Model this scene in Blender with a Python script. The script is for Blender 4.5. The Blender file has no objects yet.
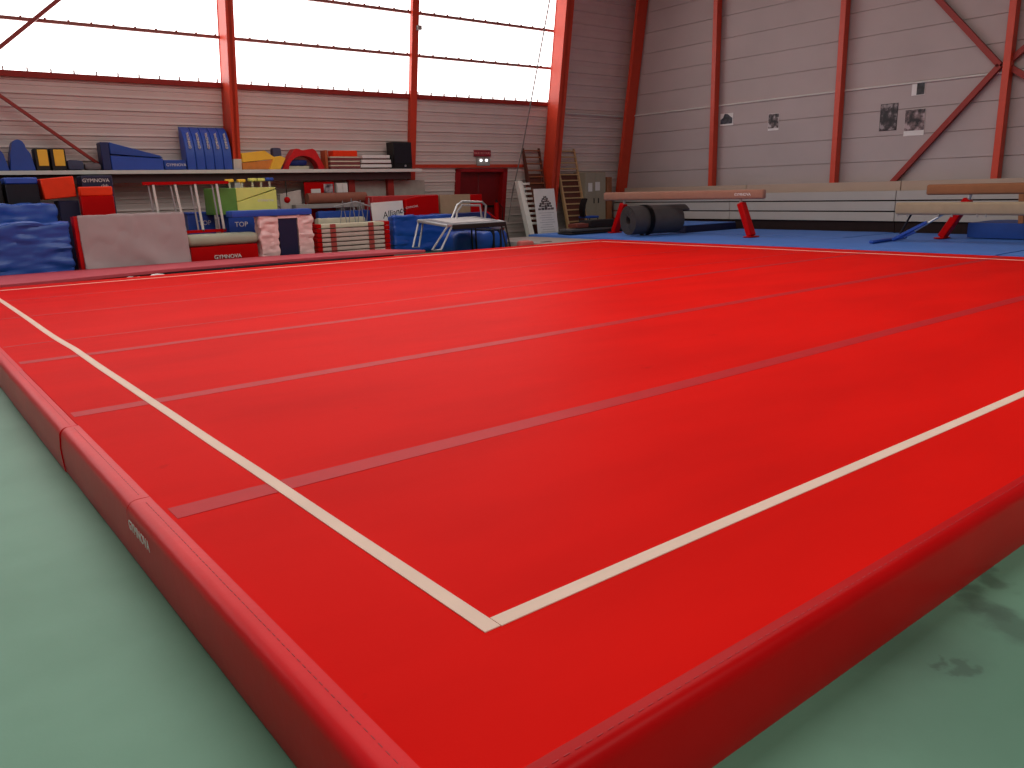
import bpy, bmesh, math, random
from mathutils import Vector, Matrix, noise
random.seed(7)
sc = bpy.context.scene
COL = sc.collection
# ------------------------------------------------------------------ camera (solved from the photograph's lines)
F = 799.86
CAM = Vector((-1.2072, -1.6843, 1.4637))
YAW, PITCH, ROLL = 0.9059, -0.2372, -0.0267
fwd = Vector((math.cos(PITCH)*math.cos(YAW), math.cos(PITCH)*math.sin(YAW), math.sin(PITCH)))
rgt0 = fwd.cross(Vector((0, 0, 1))).normalized()
up0 = rgt0.cross(fwd)
rgt = math.cos(ROLL)*rgt0 + math.sin(ROLL)*up0
upv = -math.sin(ROLL)*rgt0 + math.cos(ROLL)*up0

def ray(px, py):
    return rgt*((px-512)/F) + upv*(-(py-384)/F) + fwd
def W(px, py, y):            # the point of the plane y = const seen at a pixel
    d = ray(px, py); return CAM + d*((y-CAM.y)/d.y)
def WX(px, py, x):
    d = ray(px, py); return CAM + d*((x-CAM.x)/d.x)
def WZ(px, py, z):
    d = ray(px, py); return CAM + d*((z-CAM.z)/d.z)
LEAN, WY, WZ0 = 0.15, 18.0, 1.38   # the window wall leans inwards
def wally(z): return WY - LEAN*(z-WZ0)
def WL(px, py, off=0.0):     # point on the leaning wall, off metres in front of it
    d = ray(px, py)
    t = (WY-off-CAM.y-LEAN*(CAM.z-WZ0))/(d.y+LEAN*d.z)
    return CAM + d*t

# ------------------------------------------------------------------ materials
def S(r, g, b):
    f = lambda c: (c/255/12.92) if c/255 <= 0.04045 else ((c/255+0.055)/1.055)**2.4
    return (f(r), f(g), f(b), 1)
MATS = {}
def mat(name, col, rough=0.6, spec=0.4, metal=0.0, var=0.10, scale=6.0, bump=0.0, bscale=40.0, sheen=0.0, coat=0.0):
    if name in MATS: return MATS[name]
    m = bpy.data.materials.new(name); m.use_nodes = True
    nt = m.node_tree; n = nt.nodes; l = nt.links
    b = n['Principled BSDF']
    b.inputs['Roughness'].default_value = rough
    b.inputs['Specular IOR Level'].default_value = spec
    b.inputs['Metallic'].default_value = metal
    b.inputs['Sheen Weight'].default_value = sheen
    b.inputs['Coat Weight'].default_value = coat
    tc = n.new('ShaderNodeTexCoord')
    nz = n.new('ShaderNodeTexNoise'); nz.inputs['Scale'].default_value = scale; nz.inputs['Detail'].default_value = 4
    l.new(tc.outputs['Object'], nz.inputs['Vector'])
    rp = n.new('ShaderNodeValToRGB')
    lo = [max(0, c*(1-var)) for c in col[:3]]+[1]; hi = [min(1, c*(1+var)) for c in col[:3]]+[1]
    rp.color_ramp.elements[0].color = lo; rp.color_ramp.elements[1].color = hi
    rp.color_ramp.elements[0].position = 0.3; rp.color_ramp.elements[1].position = 0.7
    l.new(nz.outputs['Fac'], rp.inputs['Fac']); l.new(rp.outputs['Color'], b.inputs['Base Color'])
    if bump:
        n2 = n.new('ShaderNodeTexNoise'); n2.inputs['Scale'].default_value = bscale; n2.inputs['Detail'].default_value = 3
        l.new(tc.outputs['Object'], n2.inputs['Vector'])
        bp = n.new('ShaderNodeBump'); bp.inputs['Strength'].default_value = bump; bp.inputs['Distance'].default_value = 0.01
        l.new(n2.outputs['Fac'], bp.inputs['Height']); l.new(bp.outputs['Normal'], b.inputs['Normal'])
    MATS[name] = m
    return m
def emis(name, col, s):
    if name in MATS: return MATS[name]
    m = bpy.data.materials.new(name); m.use_nodes = True
    b = m.node_tree.nodes['Principled BSDF']
    b.inputs['Base Color'].default_value = col
    b.inputs['Emission Color'].default_value = col; b.inputs['Emission Strength'].default_value = s
    MATS[name] = m
    return m
def photo_mat(name, cols, scale):      # a printed black and white picture: blotches of ink
    m = bpy.data.materials.new(name); m.use_nodes = True
    nt = m.node_tree; n = nt.nodes; l = nt.links; b = n['Principled BSDF']; b.inputs['Roughness'].default_value = .5
    tc = n.new('ShaderNodeTexCoord'); nz = n.new('ShaderNodeTexNoise'); nz.inputs['Scale'].default_value = scale; nz.inputs['Detail'].default_value = 3
    rp = n.new('ShaderNodeValToRGB'); e = rp.color_ramp.elements
    e[0].position = .38; e[0].color = cols[0]; e[1].position = .62; e[1].color = cols[-1]
    if len(cols) > 2:
        k = e.new(.5); k.color = cols[1]
    l.new(tc.outputs['Object'], nz.inputs['Vector']); l.new(nz.outputs['Fac'], rp.inputs['Fac']); l.new(rp.outputs['Color'], b.inputs['Base Color'])
    return m

M_steel = mat('red_painted_steel', S(205, 62, 34), .42, .5, var=.05)
M_steel_d = mat('red_oxide_steel', S(150, 42, 34), .5, .4, var=.06)
M_clad = mat('ribbed_cladding', S(214, 196, 190), .5, .4, var=.05, scale=1.5)
M_panel = mat('wall_panel', S(178, 164, 161), .55, .4, var=.05, scale=.8)
M_white_steel = mat('white_painted_metal', S(215, 212, 205), .4, .5, var=.04)
M_grey = mat('grey_metal', S(150, 148, 144), .4, .5, var=.06)
M_chrome = mat('galvanised_tube', S(190, 190, 190), .3, .5, metal=.7, var=.05)
M_galv = mat('grey_tube', S(165, 165, 168), .35, .5, metal=.3, var=.05)
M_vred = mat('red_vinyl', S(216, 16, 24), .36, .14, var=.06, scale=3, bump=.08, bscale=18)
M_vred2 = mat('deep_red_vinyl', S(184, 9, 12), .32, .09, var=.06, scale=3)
M_blue = mat('blue_vinyl', S(28, 72, 160), .4, .5, var=.08, scale=3)
M_blue2 = mat('royal_blue_vinyl', S(38, 80, 178), .42, .5, var=.06, scale=3)
M_bluemat = mat('pale_blue_mat', S(74, 120, 196), .6, .35, var=.06, scale=2)
M_navy = mat('navy_vinyl', S(22, 24, 60), .5, .4, var=.08)
M_dark = mat('dark_foam', S(26, 24, 34), .6, .3, var=.1)
M_black = mat('black_rubber', S(34, 30, 30), .65, .3, var=.1)
M_charcoal = mat('charcoal_foam', S(74, 72, 72), .75, .3, var=.1)
M_blackp = mat('black_plastic', S(16, 15, 16), .5, .4, var=.1)
M_orange = mat('orange_red_vinyl', S(240, 58, 16), .5, .25, var=.05)
M_yellow = mat('yellow_vinyl', S(252, 196, 66), .5, .3, var=.05)
M_lime = mat('lime_vinyl', S(226, 226, 120), .5, .4, var=.04)
M_green = mat('grass_green_vinyl', S(96, 140, 58), .5, .4, var=.06)
M_greytarp = mat('grey_vinyl', S(168, 150, 150), .55, .4, var=.05, scale=2)
M_sage = mat('sage_grey_vinyl', S(168, 168, 146), .5, .4, var=.05)
M_pink = mat('pale_satin', S(240, 196, 192), .3, .6, var=.08, scale=4, sheen=.2)
M_white = mat('white_card', S(226, 222, 218), .6, .3, var=.03)
M_cream = mat('cream_foam', S(214, 206, 180), .7, .3, var=.05)
M_beige = mat('beige_board', S(176, 150, 122), .7, .3, var=.05)
M_ink = mat('black_ink', S(24, 22, 24), .6, .3, var=.02)
M_inkgrey = mat('grey_ink', S(150, 146, 146), .6, .3, var=.02)
M_print = mat('white_print', S(226, 220, 215), .5, .3, var=.02)
M_tape = mat('white_boundary_tape', S(226, 196, 178), .7, .3, var=.05, scale=3)
M_velcro = mat('pink_red_joining_strip', S(186, 18, 25), .5, .13, var=.05, scale=10)
M_wood = mat('varnished_wood', S(150, 92, 60), .45, .5, var=.15, scale=5)
M_wood_l = mat('pale_wood', S(196, 160, 116), .5, .4, var=.1, scale=5)
M_wood_d = mat('dark_wood', S(92, 48, 36), .5, .4, var=.12, scale=5)
M_suede = mat('tan_suede', S(158, 110, 90), .8, .25, var=.06, sheen=.2)
M_suede_b = mat('brown_suede', S(148, 94, 60), .75, .25, var=.06, sheen=.2)
M_suede_p = mat('pale_beige_suede', S(156, 138, 112), .75, .25, var=.06, sheen=.2)
M_ply = mat('plywood', S(120, 84, 62), .7, .3, var=.1)
M_bench = mat('bleacher_grey', S(176, 168, 160), .5, .4, var=.04, scale=1.5)
M_bench_b = mat('bleacher_beige', S(182, 158, 140), .5, .4, var=.04, scale=1.5)
M_brown_gap = mat('dark_void', S(40, 26, 26), .8, .2, var=.1)
M_conc = mat('plain_wall', S(120, 112, 108), .8, .3, var=.05)
M_cab = mat('olive_grey_metal', S(160, 150, 132), .5, .4, var=.04)

def carpet_mat():
    m = bpy.data.materials.new('red_carpet'); m.use_nodes = True
    nt = m.node_tree; n = nt.nodes; l = nt.links; b = n['Principled BSDF']
    b.inputs['Roughness'].default_value = .55; b.inputs['Specular IOR Level'].default_value = .02
    b.inputs['Sheen Weight'].default_value = .0; b.inputs['Sheen Roughness'].default_value = .4
    b.inputs['Sheen Tint'].default_value = (1, .6, .55, 1)
    tc = n.new('ShaderNodeTexCoord')
    a = n.new('ShaderNodeTexNoise'); a.inputs['Scale'].default_value = .9; a.inputs['Detail'].default_value = 5
    mp = n.new('ShaderNodeMapping'); mp.inputs['Scale'].default_value = (.6, 1.6, 1)
    l.new(tc.outputs['Object'], mp.inputs['Vector']); l.new(mp.outputs['Vector'], a.inputs['Vector'])
    r = n.new('ShaderNodeValToRGB'); r.color_ramp.elements[0].position = .25; r.color_ramp.elements[1].position = .6
    r.color_ramp.elements[0].color = (.60, .0046, .0024, 1); r.color_ramp.elements[1].color = (.70, .0062, .0032, 1)
    l.new(a.outputs['Fac'], r.inputs['Fac'])
    # scuffs: small dark rubbed marks
    s = n.new('ShaderNodeTexNoise'); s.inputs['Scale'].default_value = 1.6; s.inputs['Detail'].default_value = 6; s.inputs['Roughness'].default_value = .7
    l.new(tc.outputs['Object'], s.inputs['Vector'])
    r2 = n.new('ShaderNodeValToRGB'); r2.color_ramp.elements[0].position = .66; r2.color_ramp.elements[1].position = .78
    r2.color_ramp.elements[0].color = (1, 1, 1, 1); r2.color_ramp.elements[1].color = (.72, .72, .72, 1)
    l.new(s.outputs['Fac'], r2.inputs['Fac'])
    mx = n.new('ShaderNodeMix'); mx.data_type = 'RGBA'; mx.blend_type = 'MULTIPLY'; mx.inputs['Factor'].default_value = 1
    l.new(r.outputs['Color'], mx.inputs['A']); l.new(r2.outputs['Color'], mx.inputs['B']); l.new(mx.outputs['Result'], b.inputs['Base Color'])
    f = n.new('ShaderNodeTexNoise'); f.inputs['Scale'].default_value = 160
    l.new(tc.outputs['Object'], f.inputs['Vector'])
    bp = n.new('ShaderNodeBump'); bp.inputs['Strength'].default_value = .12; bp.inputs['Distance'].default_value = .004
    l.new(f.outputs['Fac'], bp.inputs['Height']); l.new(bp.outputs['Normal'], b.inputs['Normal'])
    return m
M_carpet = carpet_mat()

def floor_mat():
    m = bpy.data.materials.new('green_sports_vinyl'); m.use_nodes = True
    nt = m.node_tree; n = nt.nodes; l = nt.links; b = n['Principled BSDF']
    b.inputs['Roughness'].default_value = .5; b.inputs['Specular IOR Level'].default_value = .4
    tc = n.new('ShaderNodeTexCoord')
    a = n.new('ShaderNodeTexNoise'); a.inputs['Scale'].default_value = 1.7; a.inputs['Detail'].default_value = 6
    l.new(tc.outputs['Object'], a.inputs['Vector'])
    r = n.new('ShaderNodeValToRGB'); r.color_ramp.elements[0].position = .3; r.color_ramp.elements[1].position = .7
    r.color_ramp.elements[0].color = S(92, 137, 112); r.color_ramp.elements[1].color = S(104, 149, 125)
    l.new(a.outputs['Fac'], r.inputs['Fac'])
    # rubbed-in stains: small blotches of grime near the mat; wide discs darken the floor overall
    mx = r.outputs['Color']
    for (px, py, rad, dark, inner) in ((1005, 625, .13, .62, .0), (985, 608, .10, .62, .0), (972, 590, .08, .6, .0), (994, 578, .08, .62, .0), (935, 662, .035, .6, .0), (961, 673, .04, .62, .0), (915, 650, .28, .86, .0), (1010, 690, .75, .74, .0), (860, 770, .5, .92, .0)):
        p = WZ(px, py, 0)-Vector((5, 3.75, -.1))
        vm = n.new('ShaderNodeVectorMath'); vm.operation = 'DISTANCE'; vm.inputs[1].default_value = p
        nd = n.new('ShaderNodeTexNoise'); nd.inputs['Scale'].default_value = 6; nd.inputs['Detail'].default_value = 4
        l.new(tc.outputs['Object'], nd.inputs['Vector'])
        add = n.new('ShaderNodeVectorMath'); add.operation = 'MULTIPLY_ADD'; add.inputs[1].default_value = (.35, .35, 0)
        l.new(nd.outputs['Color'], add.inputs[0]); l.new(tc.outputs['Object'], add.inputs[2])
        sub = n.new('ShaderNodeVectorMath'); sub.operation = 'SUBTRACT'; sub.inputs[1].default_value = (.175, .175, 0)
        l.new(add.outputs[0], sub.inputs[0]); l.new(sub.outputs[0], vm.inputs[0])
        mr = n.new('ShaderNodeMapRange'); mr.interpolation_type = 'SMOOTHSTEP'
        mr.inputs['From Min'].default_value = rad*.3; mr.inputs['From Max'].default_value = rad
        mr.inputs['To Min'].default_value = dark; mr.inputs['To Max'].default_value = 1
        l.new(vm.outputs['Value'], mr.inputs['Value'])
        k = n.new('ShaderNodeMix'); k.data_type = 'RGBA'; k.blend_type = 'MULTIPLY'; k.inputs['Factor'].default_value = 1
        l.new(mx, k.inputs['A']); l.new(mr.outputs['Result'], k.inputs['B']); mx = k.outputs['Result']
    l.new(mx, b.inputs['Base Color'])
    f = n.new('ShaderNodeTexNoise'); f.inputs['Scale'].default_value = 90
    l.new(tc.outputs['Object'], f.inputs['Vector'])
    bp = n.new('ShaderNodeBump'); bp.inputs['Strength'].default_value = .06; bp.inputs['Distance'].default_value = .004
    l.new(f.outputs['Fac'], bp.inputs['Height']); l.new(bp.outputs['Normal'], b.inputs['Normal'])
    return m
M_floor = floor_mat()

# ------------------------------------------------------------------ mesh helpers
class MB:
    def __init__(s): s.bm = bmesh.new()
    def add(s, t):
        me = bpy.data.meshes.new('t'); t.to_mesh(me); t.free(); s.bm.from_mesh(me); bpy.data.meshes.remove(me); return s
    def box(s, x0, x1, y0, y1, z0, z1, bev=0.0, M=None, seg=1):
        t = bmesh.new(); bmesh.ops.create_cube(t, size=1)
        for v in t.verts: v.co = Vector((x0+(v.co.x+.5)*(x1-x0), y0+(v.co.y+.5)*(y1-y0), z0+(v.co.z+.5)*(z1-z0)))
        if bev: bmesh.ops.bevel(t, geom=t.edges[:], offset=bev, segments=seg, affect='EDGES', profile=.5)
        if M: t.transform(M)
        return s.add(t)
    def prism(s, poly, axis, a, b, bev=0.0, M=None):
        # poly: 2-D outline; axis 'y': (x,z); 'x': (y,z); 'z': (x,y)
        t = bmesh.new()
        def P(p, k):
            return Vector((p[0], k, p[1])) if axis == 'y' else Vector((k, p[0], p[1])) if axis == 'x' else Vector((p[0], p[1], k))
        A = [t.verts.new(P(p, a)) for p in poly]; B = [t.verts.new(P(p, b)) for p in poly]
        n = len(poly)
        t.faces.new(A); t.faces.new(B[::-1])
        for i in range(n): t.faces.new((A[i], B[i], B[(i+1) % n], A[(i+1) % n]))
        bmesh.ops.recalc_face_normals(t, faces=t.faces[:])
        if bev: bmesh.ops.bevel(t, geom=t.edges[:], offset=bev, segments=1, affect='EDGES', profile=.5)
        if M: t.transform(M)
        return s.add(t)
    def tube(s, pts, r, n=8, r2=None):
        pts = [Vector(p) for p in pts]; t = bmesh.new(); rings = []
        ref = None
        for i, p in enumerate(pts):
            d = (pts[min(i+1, len(pts)-1)]-pts[max(i-1, 0)]).normalized()
            if ref is None: ref = d.orthogonal().normalized()
            u = (ref-d*ref.dot(d)).normalized(); ref = u; w = d.cross(u)
            rr = r if r2 is None else r+(r2-r)*i/(len(pts)-1)
            rings.append([t.verts.new(p+u*rr*math.cos(2*math.pi*k/n)+w*rr*math.sin(2*math.pi*k/n)) for k in range(n)])
        for a, b in zip(rings, rings[1:]):
            for k in range(n): t.faces.new((a[k], a[(k+1) % n], b[(k+1) % n], b[k]))
        t.faces.new(rings[0][::-1]); t.faces.new(rings[-1])
        bmesh.ops.recalc_face_normals(t, faces=t.faces[:])
        return s.add(t)
    def bar(s, p0, p1, w, h, up=(0, 0, 1), bev=0.0):
        # rectangular bar from p0 to p1: w across, h along `up`
        p0, p1 = Vector(p0), Vector(p1); d = p1-p0; L = d.length; d.normalize()
        u = Vector(up); u = (u-d*u.dot(d)).normalized(); c = d.cross(u)
        M = Matrix((d, c, u)).transposed().to_4x4(); M.translation = p0
        return s.box(0, L, -w/2, w/2, -h/2, h/2, bev, M)
    def soft(s, x0, x1, y0, y1, z0, z1, r=.05, amp=.02, res=.08, fq=3.0, seed=0, M=None, stretch=(1, 1, 1), sag=0.0):
        # a stuffed or fabric-covered block: rounded edges, creased skin
        t = bmesh.new()
        c = Vector(((x0+x1)/2, (y0+y1)/2, (z0+z1)/2)); h = Vector(((x1-x0)/2, (y1-y0)/2, (z1-z0)/2))
        r = min(r, min(h)*.98)
        N = [max(3, min(40, int(2*k/res))) for k in h]
        def face(ax, sg):
            a, b = [k for k in range(3) if k != ax]; g = []
            for i in range(N[a]+1):
                row = []
                for j in range(N[b]+1):
                    p = [0, 0, 0]; p[ax] = sg*h[ax]; p[a] = h[a]*(2*i/N[a]-1); p[b] = h[b]*(2*j/N[b]-1)
                    row.append(t.verts.new(p))
                g.append(row)
            for i in range(N[a]):
                for j in range(N[b]): t.faces.new((g[i][j], g[i+1][j], g[i+1][j+1], g[i][j+1]))
        for ax in range(3):
            face(ax, 1); face(ax, -1)
        bmesh.ops.remove_doubles(t, verts=t.verts[:], dist=1e-5)
        bmesh.ops.recalc_face_normals(t, faces=t.faces[:])
        off = Vector((seed*7.3, seed*3.1, seed*5.7))
        for v in t.verts:
            q = Vector([max(-(h[k]-r), min(h[k]-r, v.co[k])) for k in range(3)])
            d = v.co-q
            nn = d.normalized() if d.length > 1e-6 else Vector((0, 0, 1))
            p = q+nn*r
            e = Vector([p[k]*stretch[k] for k in range(3)])
            k1 = noise.noise(e*fq+off); k2 = noise.noise(e*fq*2.3+off*1.7)
            ridge = (1-abs(k1)*2.2)**3 if abs(k1) < .45 else 0
            p = p+nn*amp*(.7*k1+.35*k2-.5*ridge)
            p.z -= sag*(1-(p.x/h.x)**2) if p.z > 0 else 0
            v.co = p+c
        if M: t.transform(M)
        return s.add(t)
    def disc(s, c, axis, r, h, n=24):
        c = Vector(c); a = Vector(axis).normalized()
        return s.tube([c-a*h/2, c+a*h/2], r, n)
    def ball(s, c, r, sx=1, sy=1, sz=1):
        t = bmesh.new(); bmesh.ops.create_uvsphere(t, u_segments=16, v_segments=10, radius=r)
        for v in t.verts: v.co = Vector((v.co.x*sx+c[0], v.co.y*sy+c[1], v.co.z*sz+c[2]))
        return s.add(t)
    def map(s, fn):
        for v in s.bm.verts: v.co = fn(v.co)
        return s
    def build(s, name, m, parent=None):
        bm = s.bm
        xs = [v.co for v in bm.verts]
        lo = Vector([min(p[k] for p in xs) for k in range(3)]); hi = Vector([max(p[k] for p in xs) for k in range(3)])
        o = Vector(((lo.x+hi.x)/2, (lo.y+hi.y)/2, lo.z))
        for v in bm.verts: v.co -= o
        me = bpy.data.meshes.new(name); bm.to_mesh(me); bm.free()
        for p in me.polygons: p.use_smooth = True
        me.set_sharp_from_angle(angle=math.radians(38))
        me.materials.append(m)
        ob = bpy.data.objects.new(name, me); COL.objects.link(ob)
        if parent:
            pw = Vector(parent.get('_w', parent.location)); ob.parent = parent; ob.location = o-pw
        else: ob.location = o
        WPOS[ob.name] = o.copy()
        if parent: ob.location = o-WPOS[parent.name]
        return ob
WPOS = {}
def tag(o, label, cat, group=None, kind=None):
    o['label'] = label; o['category'] = cat
    if group: o['group'] = group
    if kind: o['kind'] = kind
    return o
def thing(name, label, cat, loc, group=None):
    o = bpy.data.objects.new(name, None); COL.objects.link(o); o.empty_display_size = .2
    o.location = loc; WPOS[o.name] = Vector(loc)
    return tag(o, label, cat, group)
def struct(o, label=None):
    o['kind'] = 'structure'
    if label: o['label'] = label
    return o
def text(name, body, size, loc, xd, yd, m, parent=None, shear=0.0, depth=.002, align='CENTER'):
    c = bpy.data.curves.new('t', 'FONT'); c.body = body; c.size = size; c.align_x = align; c.align_y = 'CENTER'
    c.extrude = depth; c.shear = shear; c.resolution_u = 3
    t = bpy.data.objects.new('t', c); COL.objects.link(t)
    dg = bpy.context.evaluated_depsgraph_get(); me = bpy.data.meshes.new_from_object(t.evaluated_get(dg))
    b = MB(); b.bm.from_mesh(me)
    bpy.data.objects.remove(t); bpy.data.curves.remove(c); bpy.data.meshes.remove(me)
    xd = Vector(xd).normalized(); yd = Vector(yd).normalized()
    Mx = Matrix((xd, yd, xd.cross(yd))).transposed().to_4x4(); Mx.translation = Vector(loc)
    b.bm.transform(Mx)
    return b.build(name, m, parent)
def boxpx(y, d, xa, xb, yt, zb=0.0):
    p, q, c = W(xa, yt, y), W(xb, yt, y), W((xa+xb)/2, yt, y)
    return (p.x, q.x, y, y+d, zb, c.z)

T = 0.25          # top of the sprung floor
# ================================================================== THE ROOM
XR = 18.95        # right wall face
struct(MB().box(-10, 20, -12, 19.5, -.1, 0).build('floor', M_floor))
struct(MB().box(-10, 20, -12, 19.5, 8.2, 8.4).build('ceiling', M_conc))
struct(MB().box(-10.2, -10, -12, 19.5, 0, 8.2).build('wall_left', M_panel))
struct(MB().box(-10.2, 20, -12.2, -12, 0, 8.2).build('wall_back', M_panel))

z_sill = WL(220, 84.5).z
z_r1 = WL(217, 36.5, .1).z
z_r2 = WL(410, 11.5, .1).z
x_win_r = WL(566, 60, .5).x
# ribbed cladding: profile along z, extruded in x, then leaned
def ribbed(x0, x1, z0, z1, pitch=.26):
    b = MB(); t = bmesh.new(); prof = []
    z = z0
    while z < z1-1e-4:
        for dz, d in ((0, 0), (pitch*.28, 0), (pitch*.31, -.012), (pitch*.36, -.012), (pitch*.40, 0.0), (pitch*.66, 0), (pitch*.68, -.008), (pitch*.72, -.008), (pitch*.74, .022), (pitch*.78, .026), (pitch*.95, .0)):
            if z+dz <= z1: prof.append((z+dz, d))
        z += pitch
    prof.append((z1, 0))
    A = [t.verts.new((x0, -d, z)) for z, d in prof]; B = [t.verts.new((x1, -d, z)) for z, d in prof]
    for i in range(len(prof)-1): t.faces.new((A[i], B[i], B[i+1], A[i+1]))
    b.add(t)
    b.box(x0, x1, .06, .2, z0, z1)
    return b
lean = lambda v: Vector((v.x, wally(v.z)+v.y, v.z))
# the wall is pierced by the door: pieces beside, above it, joined in one wall
dl, dr = W(455, 190, 17.95).x, W(506, 190, 17.95).x
z_dt = WL(480, 168.5).z
wb = ribbed(-10, dl, 0, z_dt)
for o in (ribbed(dr, XR+.3, 0, z_dt), ribbed(-10, XR+.3, z_dt, z_sill), ribbed(x_win_r, XR+.3, z_sill, 8.2, .34)):
    me = bpy.data.meshes.new('t'); o.bm.to_mesh(me); o.bm.free(); wb.bm.from_mesh(me); bpy.data.meshes.remove(me)
struct(wb.map(lean).build('wall_window', M_clad))

# window bays between columns
M_pane = emis('translucent_daylit_panel', (1, .99, .98, 1), 2.6)
col_x = [W(225, 100, 17.0), ]
XA0, XA1 = WL(228, 60, .55).x, WL(236, 60, .55).x          # first frame column: front flange
XB0, XB1 = WL(562, 60, .75).x, WL(569.5, 60, .75).x            # second frame column
XP0, XP1 = WL(411.3, 80, .15).x, WL(417.6, 80, .15).x              # thin post between them
XAc, XBc, XPc = (XA0+XA1)/2, (XB0+XB1)/2, (XP0+XP1)/2
bays = [(-9.9, 2*XAc-XPc), (2*XAc-XPc, XAc), (XAc, XPc), (XPc, x_win_r)]
for i, (a, b_) in enumerate(bays):
    w = struct(MB().box(a, b_, .03, .05, z_sill+.02, 8.15).map(lean).build('window_%d' % (i+1), M_pane))
    fb = MB()
    for z in (z_r1, z_r2, 2*z_r2-z_r1):
        fb.box(a, b_, -.05, .02, z-.032, z+.032)
        k = a+.2
        while k < b_:
            fb.box(k-.02, k+.02, -.065, -.03, z-.02, z+.055); k += .42
    fb.map(lean).build('transom', mat('dull_red_steel', S(150, 92, 84), .5, .4), w)
    fb = MB().box(a, b_, -.09, .03, z_sill-.08, z_sill+.03)
    fb.map(lean).build('sill', M_steel_d, w)
    fb = MB(); k = a+.2
    while k < b_:
        fb.box(k-.012, k+.012, -.04, .02, z_sill+.03, z_sill+.11); k += .42
    fb.map(lean).build('glazing_clip', M_grey, w)

def hcolumn(name, x0, x1, depth, z0, z1, m, label, back=.02):
    b = MB()
    b.box(x0, x1, -depth, -depth+.03, z0, z1)
    b.box(x0, x1, -back-.02, -back+.01, z0, z1)
    b.box((x0+x1)/2-.03, (x0+x1)/2+.03, -depth, -back, z0, z1)
    # closing side sheet of the box section
    b.box(x0+.01, x0+.03, -depth+.005, -back, z0, z1)
    return struct(b.map(lean).build(name, m), label)
zcb = WL(238, 159, .55).z
c1 = hcolumn('column_1', XA0, XA1, .55, zcb, 8.2, M_steel, 'red steel frame column rising beside the blue segmented half barrel')
bb = MB().box(XA0-.0, XA1+.02, -.57, -.01, 0, zcb+.0); bb.map(lean).build('plinth', M_white_steel, c1)
hcolumn('column_2', XB0, XB1, .75, 0, 8.2, M_steel, 'red steel frame column between the two wooden climbing ladders', .29)
b = MB().box(XP0, XP1, -.15, -.02, 0, 8.2); struct(b.map(lean).build('column_3', M_steel), 'slim red steel post behind the black speaker')
b = MB().box(2*XAc-XPc-.1, 2*XAc-XPc+.1, -.22, -.02, 0, 8.2); struct(b.map(lean).build('column_4', M_steel), 'slim red steel post left of the frame')
cx0, cx1 = WL(620.5, 170, .5).x, WL(629, 170, .5).x
b = MB().box(cx0, cx1, -.5, -.38, 0, 8.2); struct(b.map(lean).build('column_5', M_steel), 'dark red steel column in the corner of the hall')
# diagonal braces of the window wall
for i, (p, q, w) in enumerate((((-40, 79.5), (100, -34), .07), ((-60, 54), (100, 165), .06))):
    P, Q = WL(*p, .28), WL(*q, .28)
    struct(MB().bar(P, Q, .06, w, (0, 0, 1)).build('trim_%d' % (i+1), M_steel_d), ['thin red diagonal brace across the left window', 'red diagonal brace running down to the blue wedge shelf'][i])
# red rail above the door
pr, qr = WL(398, 166.5), WL(523, 167.5)
struct(MB().box(pr.x, qr.x, -.07, -.01, pr.z-.04, pr.z+.05).map(lean).build('trim_3', M_steel), 'red rail along the ribbed wall above the door')

# door
d = MB()
d.box(dl, dl+.16, -.06, .3, 0, z_dt); d.box(dr-.16, dr, -.06, .3, 0, z_dt); d.box(dl, dr, -.06, .3, z_dt-.1, z_dt)
door = struct(d.map(lean).build('door_1', mat('door_frame_red', S(150, 14, 18), .45, .4)))
dm = (dl+dr)/2
M_door = mat('door_leaf_red', S(120, 10, 14), .5, .4)
for a, b_ in ((dl+.16, dm-.008), (dm+.008, dr-.16)):
    lf = MB().box(a, b_, .12, .18, .02, z_dt-.1, .008).map(lean).build('door_leaf', M_door, door)
    MB().box((a+b_)/2-.25, (a+b_)/2+.25, .05, .09, 1.0, 1.05, .01).map(lean).build('push_bar', M_blackp, lf)
# sign and safety lamp above it
p = WL(482, 153, .03); q0, q1 = WL(474, 150, .03), WL(490.5, 156.5, .03)
sg = tag(MB().box(q0.x, q1.x, p.y-.015, p.y+.02, q1.z, q0.z, .004).build('exit_sign', mat('sign_maroon', S(140, 30, 44), .5)), 'small maroon exit sign on the ribbed wall above the red door', 'sign')
text('lettering', 'ISSUE SECOURS', (q0.z-q1.z)*.5, (p.x, p.y-.017, (q0.z+q1.z)/2), (1, 0, 0), (0, 0, 1), mat('sign_pink', S(226, 150, 150), .5), sg)
p = WL(482.5, 161.5, .03); lz = p.z
el = thing('emergency_light', 'grey emergency light with two bright lamps just below the exit sign', 'light', (p.x, p.y, lz-.1))
MB().box(p.x-.24, p.x+.24, p.y-.05, p.y+.0, lz-.12, lz+.1, .01).build('housing', M_grey, el)
for s in (-1, 1): MB().ball((p.x+s*.1, p.y-.07, lz+.03), .034).build('lamp', emis('lamp_lens', (1, 1, 1, 1), 3), el)

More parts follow.
